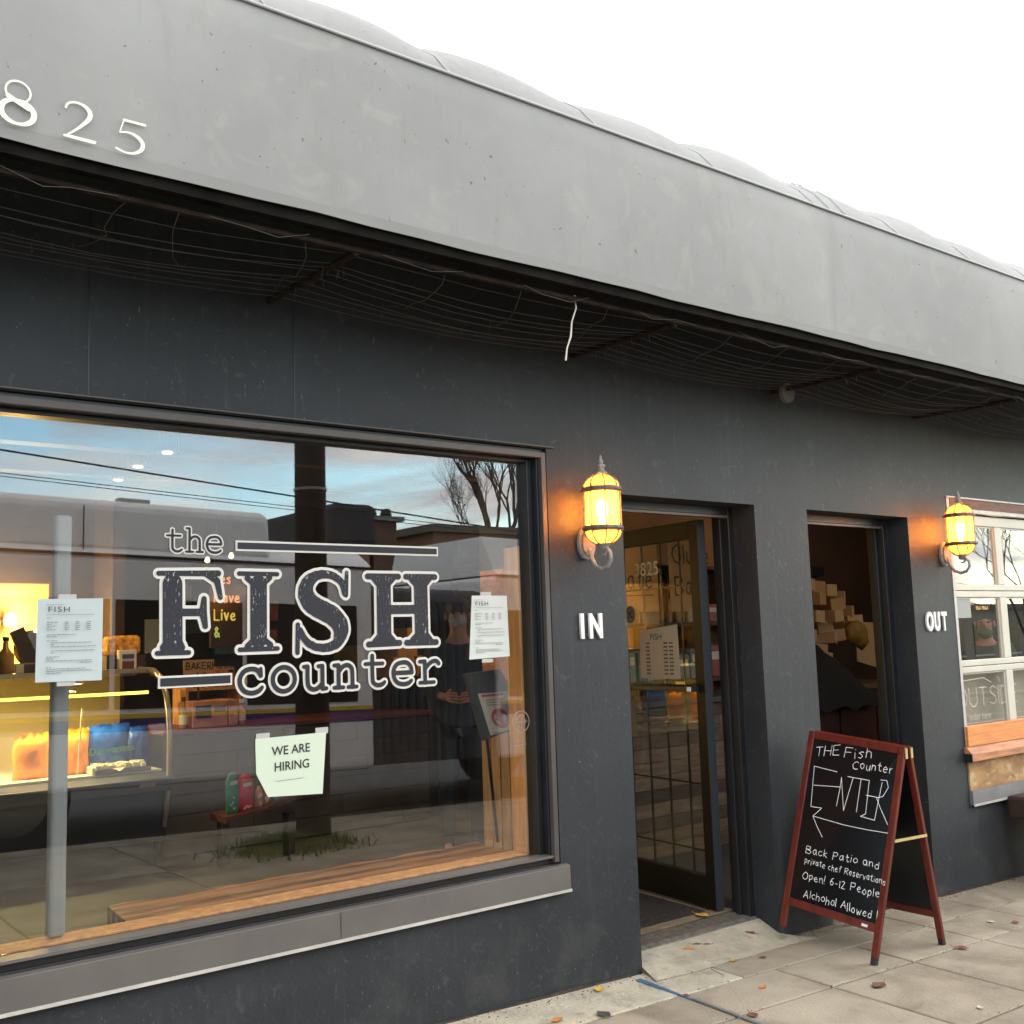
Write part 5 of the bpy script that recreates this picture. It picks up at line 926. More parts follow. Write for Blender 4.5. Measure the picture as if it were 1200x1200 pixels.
# slatted return wall at the right of the window
rt = MB(); rt.box(3.50, 3.62, .151, 1.0, .0601, 1.93); rt.build('return_wall', M_brown, shop); MB().box(3.50, 3.62, .151, 1.0, 1.931, 3.04).build('upper_return_wall', M_blk, shop)  # wall above the cedar is coloured black to stand for unlit wood
for k in range(9): MB().box(3.47, 3.499, .25 + k * .083, .322 + k * .083, .4701, 1.30 if k > 2 else 1.34).build('wall_slat', M_slat, shop)
MB().box(3.455, 3.499, .17, .235, .0601, 1.93).build('corner_post', mat('pale_post', (.45, .32, .16), .6, .2, 5, stretch=(6, 6, .7)), shop)
MB().box(3.44, 3.469, .25, .50, 1.62, 1.84).build('wall_plaque', M_blk, shop)
tb = thing('tilted_notice_board', 'tilted dark board with a red hand notice by the right window edge', 'notice board'); yb_ = .42
c4 = [at(546, 790, yb_), at(586, 784, yb_), at(607, 822, yb_), at(606, 853, yb_), at(568, 868, yb_)]
MB().prism(c4, (0, .03, 0)).build('board', mat('slate_board', (.055, .065, .075), .45, .15, 6), tb)
pp = [at(560, 813, yb_ - .003), at(594, 810, yb_ - .003), at(606, 853, yb_ - .003), at(575, 862, yb_ - .003)]; MB().prism(pp, (0, .001, 0)).build('paper', mat('notice_cream', (.50, .47, .40), .8), tb)
ex, ez = (pp[1] - pp[0]), (pp[3] - pp[0]); nm_ = lambda uu, vv: tuple(pp[0] + ex * uu + ez * vv + Vector((0, -.0015, 0)))
ink(field([arc(.5, .62, .26, .19, 0, 360, .045, 22)], .012, .02), 0, nm_, 'red_ring', mat('red_ring', (.40, .07, .08), .8), tb)
ink(field([[(.5, .70, .07), (.5, .60, .08)], [(.42, .58, .022), (.40, .49, .022)], [(.47, .56, .022), (.47, .46, .022)], [(.53, .56, .022), (.54, .46, .022)], [(.58, .58, .022), (.61, .50, .022)], [(.44, .68, .022), (.35, .62, .022)], [(.12, .06, .028), (.8, .06, .028)]], .012, .02), 0, nm_, 'red_hand', MATS['red_ring'], tb)
ink(field([[(.18, .17 + .06 * k, .010), (.78 - .1 * k, .17 + .06 * k, .010)] for k in range(3)] + [[(.1, .95, .01), (.9, .95, .01)]], .01, .02), 0, nm_, 'print', M_inkg, tb)
MB().tube([(3.15, yb_ + .02, .6), (3.10, yb_ + .02, 1.12)], .008, 6).build('stand', M_blk, tb)
# barn-wood counter and signs seen through the open left door
bc = thing('plank_counter', 'rough barn wood counter seen through the open left door', 'counter'); by = 1.55
MB().box(5.05, 6.9, by + .021, by + .6, .0601, 1.06).build('carcass', M_blk, bc); MB().box(5.02, 6.93, by - .03, by + .62, 1.061, 1.10).build('counter_top', M_dwood, bc, bevel=.004)
for k in range(11):
    xa = 5.05
    while xa < 6.88: xb_ = min(xa + rnd.uniform(.6, 1.5), 6.9); MB().box(xa, xb_ - .003, by, by + rnd.uniform(.014, .020), .062 + k * .0905, .062 + k * .0905 + .087).build('plank', rnd.choice(M_plank), bc); xa = xb_
MB().box(6.3, 13, 5.2, 5.3, .0601, 3.04).build('plank_wall', M_plank[0], shop)
MB().box(5.0, 8.0, 3.1, 3.2, 1.8, 3.04).build('header_panel', mat('amber_ply', (.30, .17, .07), .6, .15, 2), shop) if False else None
SC = thing('merchandise_shelf', 'tall wooden shelf unit behind the open left door', 'shelf'); sy2 = 2.5
for z_ in (1.15, 1.62, 2.10): MB().box(5.5, 7.6, sy2, sy2 + .4, z_, z_ + .03).build('shelf_board', M_dwood, SC)
MB().box(5.5, 7.6, sy2 + .401, sy2 + .43, .0601, 2.7).build('back_panel', mat('amber_ply', (.36, .20, .08), .6, .2, 2, stretch=(1, 1, 3)), SC)
for x_ in (5.5, 6.0, 6.5, 7.0, 7.57): MB().box(x_, x_ + .03, sy2 + .001, sy2 + .4, .0601, 1.149).box(x_, x_ + .03, sy2 + .001, sy2 + .4, 1.181, 1.619).box(x_, x_ + .03, sy2 + .001, sy2 + .4, 1.651, 2.099).build('upright', M_dwood, SC)
for (s_, s2, px_, lab) in (('late', '', 728, 'kraft paper sign reading late, leftmost behind the door glass'), ('Glute', 'Bat', 786, 'kraft paper sign reading Glute and Bat near the door hinge')):
    p = at(px_, 705, 2.42); t = thing('kraft_sign', lab, 'sign', group='kraft paper signs behind the open door'); wd = .42
    MB().box(p.x, p.x + wd, 2.42, 2.424, 1.74, 2.36).build('paper', mat('kraft_paper', (.50, .33, .16), .7, .15, 4), t)
    st = hand(s_, p.x + .04, 2.14 if s2 else 1.93, .15, .007, jit=.1) + (hand(s2, p.x + .06, 1.88, .15, .008, jit=.1) if s2 else [[(p.x + .05, 1.87, .005), (p.x + .36, 1.875, .005)]])
    ink(field(st, .005, .012), 0, lambda uu, vv: (uu, 2.416, vv), 'writing', M_inkk, t)
k = 0
for z_, zs_ in ((1.18, .3), (1.65, .3)):
    x_ = 5.56
    while x_ < 7.45:
        w_ = rnd.uniform(.10, .22); hh = rnd.uniform(.14, .30); c_ = rnd.choice([('shelf_blue', (.03, .12, .32)), ('shelf_tan', (.36, .22, .10)), ('shelf_red', (.30, .05, .04)), ('shelf_teal', (.06, .20, .22)), ('shelf_cream', (.45, .40, .30))]); k += 1
        kk = 0 if x_ < 5.57 else kk + 1
        t = thing('shelf_product', '%s packet on the %s board of the shelf unit, %s' % (c_[0][6:], 'lower' if z_ < 1.4 else 'upper', ['first', 'second', 'third', 'fourth', 'fifth', 'sixth', 'seventh', 'eighth', 'ninth', 'tenth', 'eleventh', 'twelfth', 'thirteenth', 'fourteenth', 'fifteenth', 'sixteenth'][kk] + ' place from the left'), 'packet', group='packets on the shelf unit')
        MB().box(x_, x_ + w_, sy2 + .05, sy2 + .05 + .16, z_ + .0005, z_ + hh).build('packet', mat(c_[0], c_[1], .45, .25, 12), t, bevel=.01); MB().box(x_ + .02, x_ + w_ - .02, sy2 + .046, sy2 + .0495, z_ + hh * .55, z_ + hh * .8).build('label', M_cream, t)
        x_ += w_ + rnd.uniform(.01, .05)
lamp(5.45, 2.05, 2.3, 4, (1, .58, .22), .05)
MB().box(4.72, 4.75, .9, .93, .5, 1.2).v
t = thing('blue_banner', 'narrow bright blue banner in the gap beside the door hinge', 'banner'); a_, b_ = at(846, 790, .95), at(857, 945, .95); MB().box(a_.x, b_.x + .01, .95, .96, b_.z, a_.z + .1).build('cloth', mat('blue_cloth', (.03, .09, .45), .7), t); MB().tube([(a_.x - .01, .955, a_.z + .1), (b_.x + .02, .955, a_.z + .1)], .006, 6).build('rod', M_blk, t); MB().tube([(a_.x + .03, .965, .06), (a_.x + .03, .965, a_.z + .1)], .006, 6).build('pole', M_blk, t)
# stack of takeaway boxes seen through the right doorway
sc_ = thing('dark_sideboard', 'dark red brown sideboard inside the right doorway', 'sideboard'); yo = 2.7
MB().box(8.35, 10.4, yo, yo + .7, .95, 1.0).build('top', mat('sideboard_top', (.13, .06, .03), .5), sc_); MB().box(8.4, 10.35, yo + .02, yo + .68, .0601, .949).build('body', mat('sideboard_red', (.055, .018, .012), .5, .3, 4), sc_)
for k in range(3): MB().box(8.45 + k * .62, 9.02 + k * .62, yo + .0, yo + .0195, .12, .88).build('door', MATS['sideboard_red'], sc_, bevel=.006)
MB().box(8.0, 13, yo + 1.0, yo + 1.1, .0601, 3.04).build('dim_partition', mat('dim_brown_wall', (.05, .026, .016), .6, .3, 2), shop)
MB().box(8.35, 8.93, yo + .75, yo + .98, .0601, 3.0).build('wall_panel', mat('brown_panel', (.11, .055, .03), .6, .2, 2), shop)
for k, (x_, z_) in enumerate(((9.1, 2.15), (9.1, 1.88), (9.1, 1.45))): MB().box(9.05, 10.2, yo + .9, yo + .99, z_, z_ + .10).build('wall_shelf', M_blk, shop)
bx = [(951, 685), (963, 688), (945, 700), (965, 702), (977, 692), (950, 716), (963, 723), (987, 708), (990, 700), (941, 735), (955, 745), (973, 735), (985, 722), (1000, 717), (947, 760), (966, 762), (980, 748), (996, 733), (1008, 728), (988, 745), (957, 770), (972, 772)]
for k, (px_, py_) in enumerate(bx):
    p = at(px_, py_, yo + .12 + .04 * (k % 3)); s_ = .18; t = tag(MB().box(-.5 * s_, .5 * s_, -.10, .10, -.055, .065, Matrix.Translation((p.x, p.y + .12, p.z)) @ Matrix.Rotation(rnd.uniform(-.6, .6), 4, 'Z') @ Matrix.Rotation(rnd.uniform(-.12, .12), 4, 'Y')).build('takeaway_box', mat('box_card_%d' % (k % 2), [(.50, .34, .19), (.42, .27, .14)][k % 2], .7, .08, 4), bevel=.004), 'brown folded takeaway box in the heap inside the right doorway, ' + ['upper left', 'top', 'upper middle', 'centre', 'right shoulder'][k % 5] + ' part, layer ' + ['one', 'two', 'three', 'four', 'five'][k // 5], 'box', 'takeaway boxes heaped inside the right doorway')
t = thing('cardboard_panel', 'flat cardboard sheet leaning right of the takeaway boxes', 'cardboard'); c4 = [at(1001, 728, yo + .3), at(1027, 730, yo + .3), at(1028, 782, yo + .3), at(1005, 775, yo + .3)]; MB().prism(c4, (0, .01, 0)).build('sheet', mat('tan_card', (.42, .28, .14), .7), t)
t = thing('yellow_bag', 'mustard yellow bag resting on the boxes', 'bag'); p = at(1005, 742, yo + .15); mb = MB(); mb.lathe([(.02, -.16), (.12, -.13), (.17, -.02), (.13, .08), (.10, .10), (.03, .16)], 0, 0, 14, M=Matrix.Translation(p) @ Matrix.Rotation(.5, 4, 'Y') @ Matrix.Diagonal((1.1, .4, .9, 1))); mb.v = [tuple(Vector(v) + Vector((rnd.uniform(-.02, .02), 0, rnd.uniform(-.02, .02)))) for v in mb.v]; mb.build('sack', mat('mustard_cloth', (.22, .12, .01), .6, .3, 8), t, smooth=True)
t = thing('black_coat', 'black coat thrown in a heap over the sideboard', 'coat'); mb = MB(); a_, b_ = at(942, 800, yo - .1), at(1030, 800, yo - .1); n = 24; prof2 = [(0, 782), (.08, 775), (.2, 768), (.33, 752), (.42, 756), (.55, 765), (.7, 775), (.8, 785), (.92, 800), (1, 812)]
ptop = [at(942 + 88 * s_, z_, yo - .1) for s_, z_ in prof2]; ptop2 = [Vector((p.x, p.y + rnd.uniform(-.03, .03), p.z)) for p in ptop]
for row in range(6):
    for i, p in enumerate(ptop2): f_ = row / 5; mb.v.append((p.x + rnd.uniform(-.02, .02), yo - .12 + .25 * math.sin(f_ * math.pi / 2) * (-1) + .22 + rnd.uniform(-.02, .02), p.z * (1 - f_) + .80 * f_ + (.03 * math.sin(i * 2.1 + row * 1.3) if row else 0)))
for row in range(5):
    for i in range(len(ptop2) - 1): q_ = row * len(ptop2) + i; mb.f.append((q_, q_ + len(ptop2), q_ + len(ptop2) + 1, q_ + 1))
mb.build('cloth', mat('black_cloth', (.004, .004, .005), .9), t, smooth=True)
lamp(8.3, 1.6, 2.5, 6, (1, .6, .3), .06)  # added light without a fixture, brightens the heap of takeaway boxes
# pale blind surface behind the roll-up window
MB().box(6.64, 11.1, .16, .17, .70, 1.262).build('roller_shade', mat('beige_shade', (.40, .36, .26), .8), gw)
MB().box(11.7, 13, 3.2, 3.3, .0601, 3.04).build('beige_wall', mat('beige_wall', (.36, .31, .22), .7, .1, 2), shop)
lamp(10.5, 1.6, 2.6, 14, (1, .8, .55), .1)  # added fill light, no lamp there; lifts the room behind the roll-up panes

# ------------------------------------------------------------------ people inside
def skinned(name, verts, edges, radii, m, parent, sub=2, root=0):
    me = bpy.data.meshes.new(name); me.from_pydata(verts, edges, []); o = bpy.data.objects.new(name, me); C.objects.link(o)
    sk = o.modifiers.new('skin', 'SKIN'); sk.use_smooth_shade = True
    for i, rr in enumerate(radii): sv = me.skin_vertices[0].data[i]; sv.radius = rr if isinstance(rr, tuple) else (rr, rr); sv.use_root = (i == root)
    o.modifiers.new('sub', 'SUBSURF').levels = sub; o.modifiers['sub'].render_levels = sub
    dg = bpy.context.evaluated_depsgraph_get(); m2 = bpy.data.meshes.new_from_object(o.evaluated_get(dg)); bpy.data.objects.remove(o)
    m2.materials.clear(); m2.materials.append(m); m2.polygons.foreach_set('use_smooth', [True] * len(m2.polygons)); o2 = bpy.data.objects.new(name, m2); C.objects.link(o2); o2.parent = parent; return o2
def person(label, pos, rz, skin, shirt, hairm, height=1.72, mask=False, beard=False, bald=False):
    t = tag(bpy.data.objects.new('person', None), label, 'person'); C.objects.link(t); t.location = pos; t.rotation_euler = (0, 0, rz)
    k = height / 1.72
    V = [(0, 0, .95), (0, 0, 1.15), (0, -.01, 1.35), (0, 0, 1.45), (0, -.005, 1.52), (0, -.015, 1.60), (0, -.01, 1.67)]
    R_ = [(.11, .08), (.10, .07), (.12, .075), (.07, .06), (.055, .055), (.075, .092), (.06, .075)]; E_ = [(0, 1), (1, 2), (2, 3), (3, 4), (4, 5), (5, 6)]
    for s in (-1, 1):
        b = len(V); V += [(s * .18, 0, 1.40), (s * .24, .03, 1.13), (s * .13, -.19, 1.08), (s * .08, -.23, 1.07)]; R_ += [.042, .036, .028, (.03, .018)]; E_ += [(2, b), (b, b + 1), (b + 1, b + 2), (b + 2, b + 3)]
        for q_, (dx, ln) in enumerate(((-.028, .065), (-.010, .075), (.009, .070), (.027, .055))):
            c = len(V); V += [(s * .065, -.24, 1.07 + dx), (s * .065 - s * ln * .55, -.25, 1.07 + dx * 1.1), (s * .065 - s * ln, -.24, 1.06 + dx * 1.1)]; R_ += [.009, .0085, .007]; E_ += [(b + 3, c), (c, c + 1), (c + 1, c + 2)]
        c = len(V); V += [(s * .075, -.235, 1.105), (s * .05, -.245, 1.125)]; R_ += [.010, .008]; E_ += [(b + 3, c), (c, c + 1)]
        b = len(V); V += [(s * .09, 0, .88), (s * .10, -.01, .49), (s * .10, .02, .10), (s * .10, -.09, .04)]; R_ += [.065, .046, .036, (.04, .03)]; E_ += [(0, b), (b, b + 1), (b + 1, b + 2), (b + 2, b + 3)]
    V = [tuple(c_ * k for c_ in v) for v in V]
    body = skinned('body', V, E_, [tuple(c_ * k for c_ in (r_ if isinstance(r_, tuple) else (r_, r_))) for r_ in R_], skin, t)
    # clothing
    V2 = [(0, 0, .76), (0, 0, .95), (0, 0, 1.15), (0, -.01, 1.36), (0, 0, 1.47)]; R2 = [(.19, .15), (.185, .145), (.175, .135), (.20, .14), (.10, .09)]; E2 = [(0, 1), (1, 2), (2, 3), (3, 4)]
    for s in (-1, 1): b = len(V2); V2 += [(s * .185, 0, 1.39), (s * .245, .03, 1.13), (s * .18, -.10, 1.10), (s * .125, -.195, 1.08)]; R2 += [.072, .060, .050, .044]; E2 += [(3, b), (b, b + 1), (b + 1, b + 2), (b + 2, b + 3)]
    skinned('shirt', [tuple(c_ * k for c_ in v) for v in V2], E2, [tuple(c_ * k for c_ in (r_ if isinstance(r_, tuple) else (r_, r_))) for r_ in R2], shirt, t)
    V3 = [(0, 0, .98)]; R3 = [(.16, .12)]; E3 = []
    for s in (-1, 1): b = len(V3); V3 += [(s * .09, 0, .86), (s * .10, -.01, .49), (s * .10, .02, .10)]; R3 += [.100, .072, .056]; E3 += [(0, b), (b, b + 1), (b + 1, b + 2)]
    skinned('trousers', [tuple(c_ * k for c_ in v) for v in V3], E3, [tuple(c_ * k for c_ in (r_ if isinstance(r_, tuple) else (r_, r_))) for r_ in R3], M_blk, t)
    for s in (-1, 1): MB().lathe([(.030, .0), (.048, .004), (.050, .03), (.040, .06), (.046, .11), (.020, .14)], 0, 0, 14, M=Matrix.Translation((s * .10 * k, -.02, 0)) @ Matrix.Diagonal((1, 1.35, 1, 1))).lathe([(.020, .0), (.046, .004), (.046, .035), (.020, .062)], 0, 0, 14, M=Matrix.Translation((s * .10 * k, -.11, 0)) @ Matrix.Diagonal((1, 1.4, 1, 1))).build('shoe', M_rub, t, smooth=True)
    hz = 1.63 * k
    def ell(nm, c_, rad, m_, cut=None):
        mb = MB(); nn_ = 16; mm = 10
        for j in range(mm + 1):
            for i in range(nn_):
                a_, b_ = 2 * math.pi * i / nn_, math.pi * j / mm; mb.v.append((c_[0] + rad[0] * math.cos(a_) * math.sin(b_), c_[1] + rad[1] * math.sin(a_) * math.sin(b_), c_[2] + rad[2] * math.cos(b_)))
        for j in range(mm):
            for i in range(nn_): mb.f.append((j * nn_ + i, j * nn_ + (i + 1) % nn_, (j + 1) * nn_ + (i + 1) % nn_, (j + 1) * nn_ + i))
        return mb.build(nm, m_, t, smooth=True)
    ell('nose', (0, -.105 * k, hz - .015), (.014, .02, .025), skin)
    for s in (-1, 1): ell('ear', (s * .082 * k, .0, hz - .01), (.012, .022, .032), skin); ell('eye', (s * .032, -.093 * k, hz + .01), (.013, .008, .008), M_inkk); ell('eyebrow', (s * .032, -.092 * k, hz + .032), (.020, .008, .005), hairm)
    ell('mouth', (0, -.095 * k, hz - .055), (.024, .008, .008), mat('lip', (.3, .1, .08), .5))
    if not bald: ell('hair', (0, .02 * k, hz + .045), (.092, .108, .085), hairm)
    else: ell('hair', (0, .045 * k, hz - .015), (.084, .070, .05), hairm)
    if mask: ell('face_mask', (0, -.055 * k, hz - .045), (.066, .062, .05), mat('pale_mask', (.35, .40, .42), .7))
    if beard: ell('beard', (0, -.045 * k, hz - .088), (.060, .062, .05), hairm)
    return t
sk1 = mat('skin_a', (.42, .20, .12), .5); sk2 = mat('skin_b', (.60, .26, .14), .45)
person('masked person in a dark shirt standing behind the word FISH', (4.50, 2.65, .06), math.radians(-36), sk1, mat('navy_shirt', (.018, .022, .032), .8), mat('dark_hair', (.012, .010, .009), .6), 1.78, mask=True)
person('bald bearded man in a grey green sweater behind the right window', (9.05, 1.15, .03), math.radians(-60), sk2, mat('grey_green_sweater', (.05, .065, .055), .8), mat('grey_beard', (.14, .12, .10), .8), 1.62, beard=True, bald=True)
lamp(8.6, .75, 2.25, 3, (1, .6, .3), .05)

# ================================================================== across the street (seen in the glass)
# trolley bus with articulated joint
bus = thing('articulated_bus', 'long grey articulated bus with yellow and blue stripes at the kerb', 'bus'); BY = -6.0; bz = lambda x: -.03 * (x - 3.63)
def skew(mb, x0, x1, y0, y1, z0, z1):   # box that follows the road's fall along x
    vs = [(x, y, z + bz(x)) for z in (z0, z1) for y in (y0, y1) for x in (x0, x1)]; return mb.add(vs, [(0, 2, 3, 1), (4, 5, 7, 6), (0, 1, 5, 4), (2, 6, 7, 3), (0, 4, 6, 2), (1, 3, 7, 5)])
for x0_, x1_ in ((-4.6, 5.88), (7.52, 14.6)):
    skew(MB(), x0_, x1_, BY - 2.5, BY, .33, 2.42).build('body', M_bus, bus, bevel=.05)
    rf = MB(); rf.v = [(x, y, z + bz(x)) for x in (x0_ + .02, x1_ - .02) for y, z in ((BY - .002, 2.435), (BY - .04, 2.47), (BY - .45, 2.70), (BY - 2.05, 2.70), (BY - 2.46, 2.47), (BY - 2.498, 2.435))]; rf.f = [(k, (k + 1) % 6, 6 + (k + 1) % 6, 6 + k) for k in range(6)] + [(5, 4, 3, 2, 1, 0), (6, 7, 8, 9, 10, 11)]; rf.build('roof', M_bus, bus)
    skew(MB(), x0_ + .01, x1_ - .01, BY + .0005, BY + .012, 2.405, 2.425).build('gutter', M_blk, bus)
    skew(MB(), x0_ + .02, x1_ - .02, BY + .0005, BY + .006, .945, .985).build('yellow_stripe', mat('yellow_stripe', (.62, .42, .04), .4), bus)
    skew(MB(), x0_ + .02, x1_ - .02, BY + .0005, BY + .006, .83, .9445).build('blue_stripe', mat('blue_stripe', (.03, .035, .16), .4), bus)
    n_ = int((x1_ - x0_) / 1.3)
    for k in range(n_):
        a_ = x0_ + .15 + k * (x1_ - x0_ - .3) / n_; b_ = x0_ + .15 + (k + 1) * (x1_ - x0_ - .3) / n_ - .05; skew(MB(), a_, b_, BY + .0005, BY + .010, 1.03, 2.02).build('window', M_busd, bus, bevel=.004)
fa = MB(); fa.v = [(x, y, z + bz(x)) for x in (-4.2, 4.75) for y, z in ((BY - .05, 2.45), (BY - .10, 2.90), (BY - .22, 2.95), (BY - 2.3, 2.95), (BY - 2.4, 2.45))] ; fa.f = [(k, (k + 1) % 5, 5 + (k + 1) % 5, 5 + k) for k in range(5)] + [(4, 3, 2, 1, 0), (5, 6, 7, 8, 9)]; fa.build('roof_fairing', M_bus, bus, bevel=.06)
for x_ in (.9, 2.9): skew(MB(), x_, x_ + .01, BY - .04, BY - .028, 2.46, 2.86).build('fairing_seam', M_blk, bus)
skew(MB(), 3.3, 3.6, BY - .4, BY - .3, 2.952, 3.0).build('roof_marker', M_lite, bus)
fe = MB(); fe.v = [(x, y, z + bz(x)) for x in (7.55, 12.5) for y, z in ((BY - .05, 2.45), (BY - .30, 2.90), (BY - 2.2, 2.90), (BY - 2.4, 2.45))]; fe.f = [(k, (k + 1) % 4, 4 + (k + 1) % 4, 4 + k) for k in range(4)] + [(3, 2, 1, 0), (4, 5, 6, 7)]; fe.build('roof_fairing', M_bus, bus)
skew(MB(), 5.55, 5.80, BY + .0005, BY + .006, .40, .45).build('small_plate', M_white, bus)
for k in range(15):
    x_ = 5.90 + k * .108; pr = []
    for (y_, z_) in ((BY - .02, .36), (BY - .02, 1.9), (BY - .06, 2.12), (BY - .18, 2.22), (BY - .4, 2.26), (BY - 2.1, 2.26), (BY - 2.45, 2.1), (BY - 2.48, .36)): pr.append((y_, z_))
    mb = MB(); 
    for xx, ins in ((x_, .05), (x_ + .054, 0), (x_ + .107, .05)): mb.v += [(xx, y_ - ins * (1 if y_ > BY - 1 else -1), z_ + bz(xx) - ins * (.6 if z_ > 2 else 0)) for y_, z_ in pr]
    m_ = len(pr); mb.f = [(i * m_ + j, i * m_ + j + 1, (i + 1) * m_ + j + 1, (i + 1) * m_ + j) for i in range(2) for j in range(m_ - 1)]; mb.build('bellows_fold', M_bel, bus)
for x_ in (-3.2, 2.4, 9.0, 13.0):
    for y_ in (BY - .28, BY - 2.2):
        zz = bz(x_) + .25; MB().lathe([(.30, -.13), (.47, -.12), (.48, 0), (.47, .12), (.30, .13)], 0, 0, 24, M=Matrix.Translation((x_, y_, zz)) @ Matrix.Rotation(math.pi / 2, 4, 'X')).build('wheel', M_rub, bus)
        MB().lathe([(.05, -.135), (.28, -.132), (.28, .132), (.05, .135)], 0, 0, 20, M=Matrix.Translation((x_, y_, zz)) @ Matrix.Rotation(math.pi / 2, 4, 'X')).build('rim', M_steel, bus)
# utility pole
up_ = thing('utility_pole', 'dark wooden utility pole standing in the kerbside strip', 'pole'); PX, PY = 4.235, -4.22
MB().tube([(PX, PY, gz(PX, -5) - .1), (PX, PY, 3), (PX, PY, 9.5)], [.145, .132, .10], 14).build('shaft', M_pole, up_, smooth=True)
MB().lathe([(.14, -.012), (.14, .012)], PX, PY, 16, cz=2.87).build('band', M_lpl, up_); MB().lathe([(.14, -.012), (.14, .012)], PX, PY, 16, cz=2.36).build('band', M_lpl, up_)
MB().box(PX - 1.1, PX + 1.1, PY - .06, PY + .06, 8.7, 8.82).build('crossarm', M_pole, up_)
for dx in (-1, -.5, .5, 1): MB().lathe([(.04, 0), (.055, .03), (.03, .10)], PX + dx, PY, 10, cz=8.821).build('insulator', M_lpl, up_)
# weeds at its base
wd = MB()
for k in range(2600):
    a_ = rnd.uniform(0, 6.28); rr = abs(rnd.gauss(0, .19)) + .05; x_, y_ = PX + rr * math.cos(a_) * 1.2, PY + rr * math.sin(a_) * .8 + .1; x_ -= .25; z_ = gz(x_, -5); h_ = rnd.uniform(.03, .15) * (1.15 - min(1, rr / 1.2)); b_ = rnd.uniform(0, 6.28); l_ = rnd.uniform(.0, .12)
    wd.add([(x_ - .008 * math.sin(b_), y_ + .008 * math.cos(b_), z_), (x_ + .008 * math.sin(b_), y_ - .008 * math.cos(b_), z_), (x_ + l_ * math.cos(b_), y_ + l_ * math.sin(b_), z_ + h_)], [(0, 1, 2)])
wd.build('weeds', mat('weed_green', (.06, .12, .025), .8, .3, 6), kind='stuff', label='green weeds round the foot of the utility pole', cat='weeds')
# overhead wires
for y_, z_, lab in ((-9.0, 3.95, 'lower thick cable of the overhead wires above the bus'), (-9.3, 4.75, 'overhead wire strung above the road, second from the kerb')): pass
def wire(p0, p1, Y, rr, lab):
    a_, b_ = at(*p0, Y), at(*p1, Y); d_ = (b_ - a_) / (b_.x - a_.x); A_ = Vector((a_.x, -Y, a_.z)); D_ = Vector((1, 0, d_.z)); pts = []
    for k in range(-6, 15): x_ = k * 4.0; pts.append((x_, -Y, a_.z + D_.z * (x_ - a_.x)))
    MB().tube(pts, rr, 5).build('overhead_wire', M_blk, label=lab, cat='wire', group='overhead wires along the street')
wire((0, 523), (480, 600), 8.8, .012, 'thickest overhead wire, highest of the bunch above the bus'); wire((0, 551), (350, 592), 10.2, .006, 'upper of the two thin trolley wires'); wire((0, 555), (350, 596), 10.9, .006, 'lower of the two thin trolley wires')
MB().tube([(-.2, -7.8, 6.2), (1.9, -7.8, 3.95), (6.4, -7.8, -.2 + 2.9)], .006, 4).v
# houses and buildings opposite
def building(nm, lab, x0, x1, y, z0, z1, m, dep=8, win_rows=(), mw=None, shopf=True):
    t = thing(nm, lab, 'building'); MB().box(x0, x1, y - dep, y, z0 - 2, z1).build('wall', m, t); MB().box(x0 - .15, x1 + .15, y - dep, y + .15, z1 + .001, z1 + .22).build('parapet', mat('parapet_trim', (.14, .12, .10), .7), t)
    for zr, h_ in win_rows:
        n_ = max(1, int((x1 - x0) / 2.4))
        for k in range(n_): a_ = x0 + (x1 - x0) * (k + .18) / n_; b_ = x0 + (x1 - x0) * (k + .82) / n_; w_ = MB().box(a_, b_, y + .001, y + .05, zr, zr + h_).build('window', M_busd, t); MB().box(a_ - .06, b_ + .06, y + .001, y + .07, zr - .08, zr - .001).build('sill', M_lite, t)
    return t
gx = lambda x: -.03 * (x - 3.63) - .1
Mb1 = mat('orange_stucco', (.26, .15, .10), .85, .15, 1); Mb2 = mat('grey_stucco', (.22, .20, .18), .85, .15, 1); Mb3 = mat('cream_siding', (.42, .38, .32), .8, .1, 1); Mb4 = mat('dark_brick', (.12, .07, .05), .85, .25, 2)
YB = -22.0
building('corner_shop', 'flat roofed orange brown building opposite, right of the chimney', 17.4, 21.8, YB, gx(18), 4.75, Mb1, 9, ((1.2, 1.6),))
building('low_shop', 'low dark building opposite behind the bus front section', 3.0, 13.6, YB, gx(8), 2.7, Mb4, 9, ((.9, 1.5),))
building('white_shop', 'cream two storey building far right along the opposite side', 22.1, 30, YB - 1, gx(26), 5.0, Mb3, 9, ((.8, 1.6), (3.6, 1.3)))
building('brick_block', 'dark brick block further along the opposite side', 32.4, 44, YB, gx(38), 2.5, Mb4, 9, ((.6, 1.3),))
building('grey_block', 'grey stucco block beyond the brick block opposite', 44.5, 62, YB - .5, gx(52), 2.3, Mb2, 9, ((.2, 1.4),))
building('far_block', 'farthest tan block at the end of the street', 63, 110, YB, gx(80), 1.8, Mb3, 9, ((-.6, 1.4),))
building('left_block', 'low grey block opposite at the far left end', -30, 2.4, YB, gx(-10), 4.0, Mb2, 9, ((1.4, 1.6),))
hs = thing('gabled_house', 'dark roofed house between the utility pole and the chimney', 'house'); MB().box(14.0, 15.25, YB - 6, YB, gx(15) - 1, 4.3).build('wall', Mb1, hs); MB().prism([(13.9, YB + .3, 4.25), (15.35, YB + .3, 4.25), (15.3, YB + .3, 5.4), (13.95, YB + .3, 5.4)], (0, -6.6, 0)).build('roof', mat('dark_shingle', (.04, .04, .045), .9, .2, 5), hs, bevel=.15); MB().box(14.3, 15.0, YB + .001, YB + .05, 2.2, 3.4).build('window', M_busd, hs)
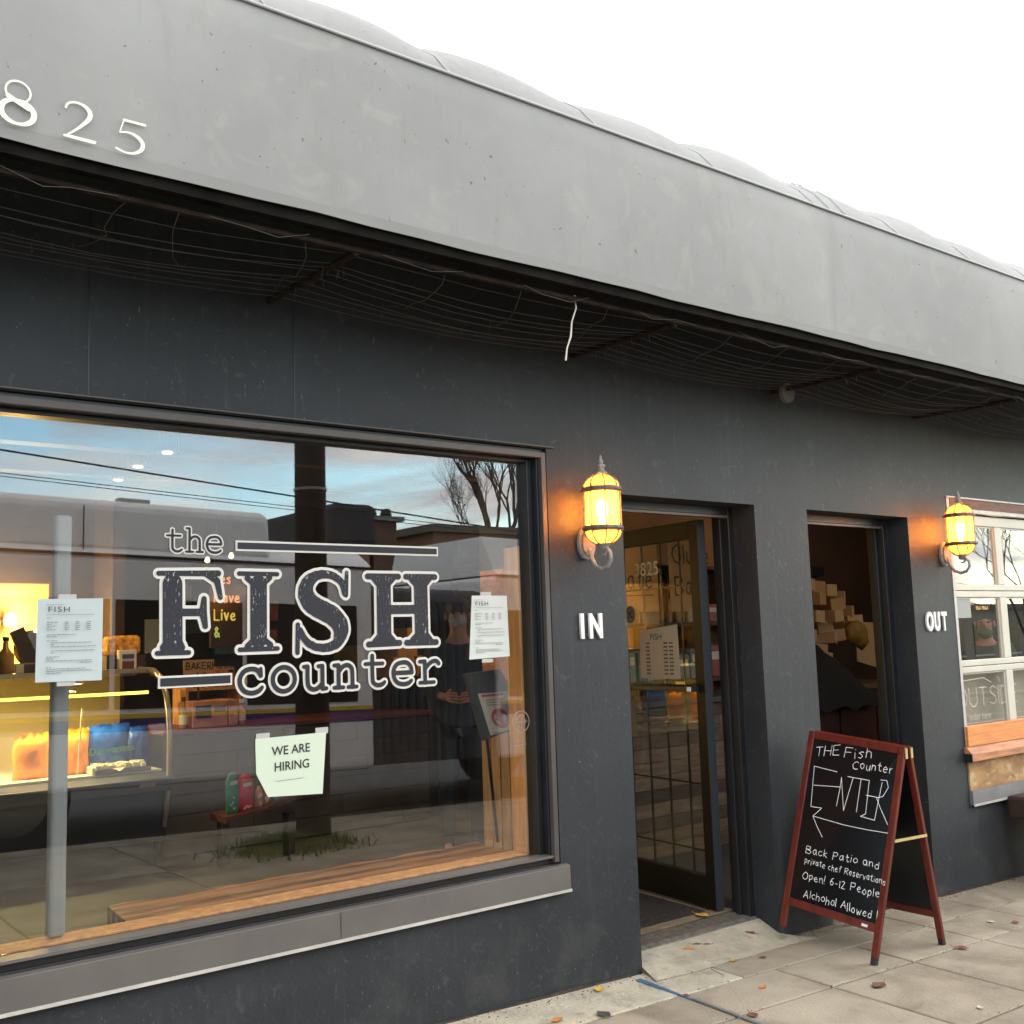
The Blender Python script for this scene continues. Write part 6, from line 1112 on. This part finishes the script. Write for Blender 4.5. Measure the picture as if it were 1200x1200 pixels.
chm = MB(); p = at(457, 603, 22); MB().box(p.x - .38, p.x + .38, YB - .8, YB - .1, 2.0, p.z - .15).build('chimney', Mb4, hs); MB().box(p.x - .6, p.x + .6, YB - .95, YB + .0, p.z - .149, p.z - .02).build('chimney_cap', M_lpl, hs)
for dx in (-.25, .25): MB().lathe([(.15, 0), (.17, .1), (.13, .25)], p.x + dx, YB - .45, 12, cz=p.z - .019).build('chimney_pot', M_blk, hs)
# bare trees
def tree(lab, x, y, z, h, seed, spread=.42, r0_=.16, depth=7, first=.3, lean=(0, 0)):
    rr = random.Random(seed); t = thing('bare_tree', lab, 'tree', group='bare street trees'); tr = MB(); br = MB()
    def grow(p, d, ln, rad, dep):
        n_ = 3; pts = [p]; q_ = p.copy(); dd = d.copy()
        for k in range(n_): jt = .05 if dep == depth else .16; dd = (dd + Vector((rr.uniform(-jt, jt), rr.uniform(-jt, jt), rr.uniform(-.06, .10)))).normalized(); q_ = q_ + dd * ln / n_; pts.append(q_.copy())
        (tr if dep >= depth - 1 else br).tube(pts, [rad * (1 - .28 * k / n_) for k in range(n_ + 1)], 7 if dep > 4 else (4 if dep > 2 else 3), cap=False)
        if dep == 0: return
        for k in range(3 if dep > 2 else 3):
            a_ = rr.uniform(0, 6.28); sp = rr.uniform(.6, 1.4) * spread; nd = ((dd + Vector((0, 0, .35))).normalized() + Vector((math.cos(a_), math.sin(a_), rr.uniform(-.2, .5))) * sp * (.7 if k == 0 else 1.7)).normalized()
            st = pts[-1] if k < 2 else pts[2]; grow(st.copy(), nd, ln * rr.uniform(.62, .82), rad * rr.uniform(.52, .68), dep - 1)
    grow(Vector((x, y, z)), Vector((lean[0], lean[1], 1)).normalized(), h * first, r0_, depth)
    tr.build('trunk', M_bark, t, smooth=True); br.build('branches', M_bark, t)
tree('bare tree rising behind the orange brown building opposite', 29.0, -34, 0.5, 10.5, 9, spread=.30, r0_=.20, first=.36, depth=8)
tree('bare kerbside tree farther along the sidewalk', 22.5, -5.0, -.55, 6.4, 11, spread=.55, r0_=.08, depth=7)
tree('slender bare tree nearest the shop on the kerb', 17.9, -5.0, -.45, 5.4, 44, spread=.5, r0_=.042, depth=7)
tree('smaller bare tree beyond the kerbside tree', 28.5, -5.0, -.8, 6.6, 23, spread=.5, r0_=.11, depth=6)
tree('bare tree behind the buildings at the end of the street', 46, -14, -1.4, 12, 31, r0_=.24, depth=6)
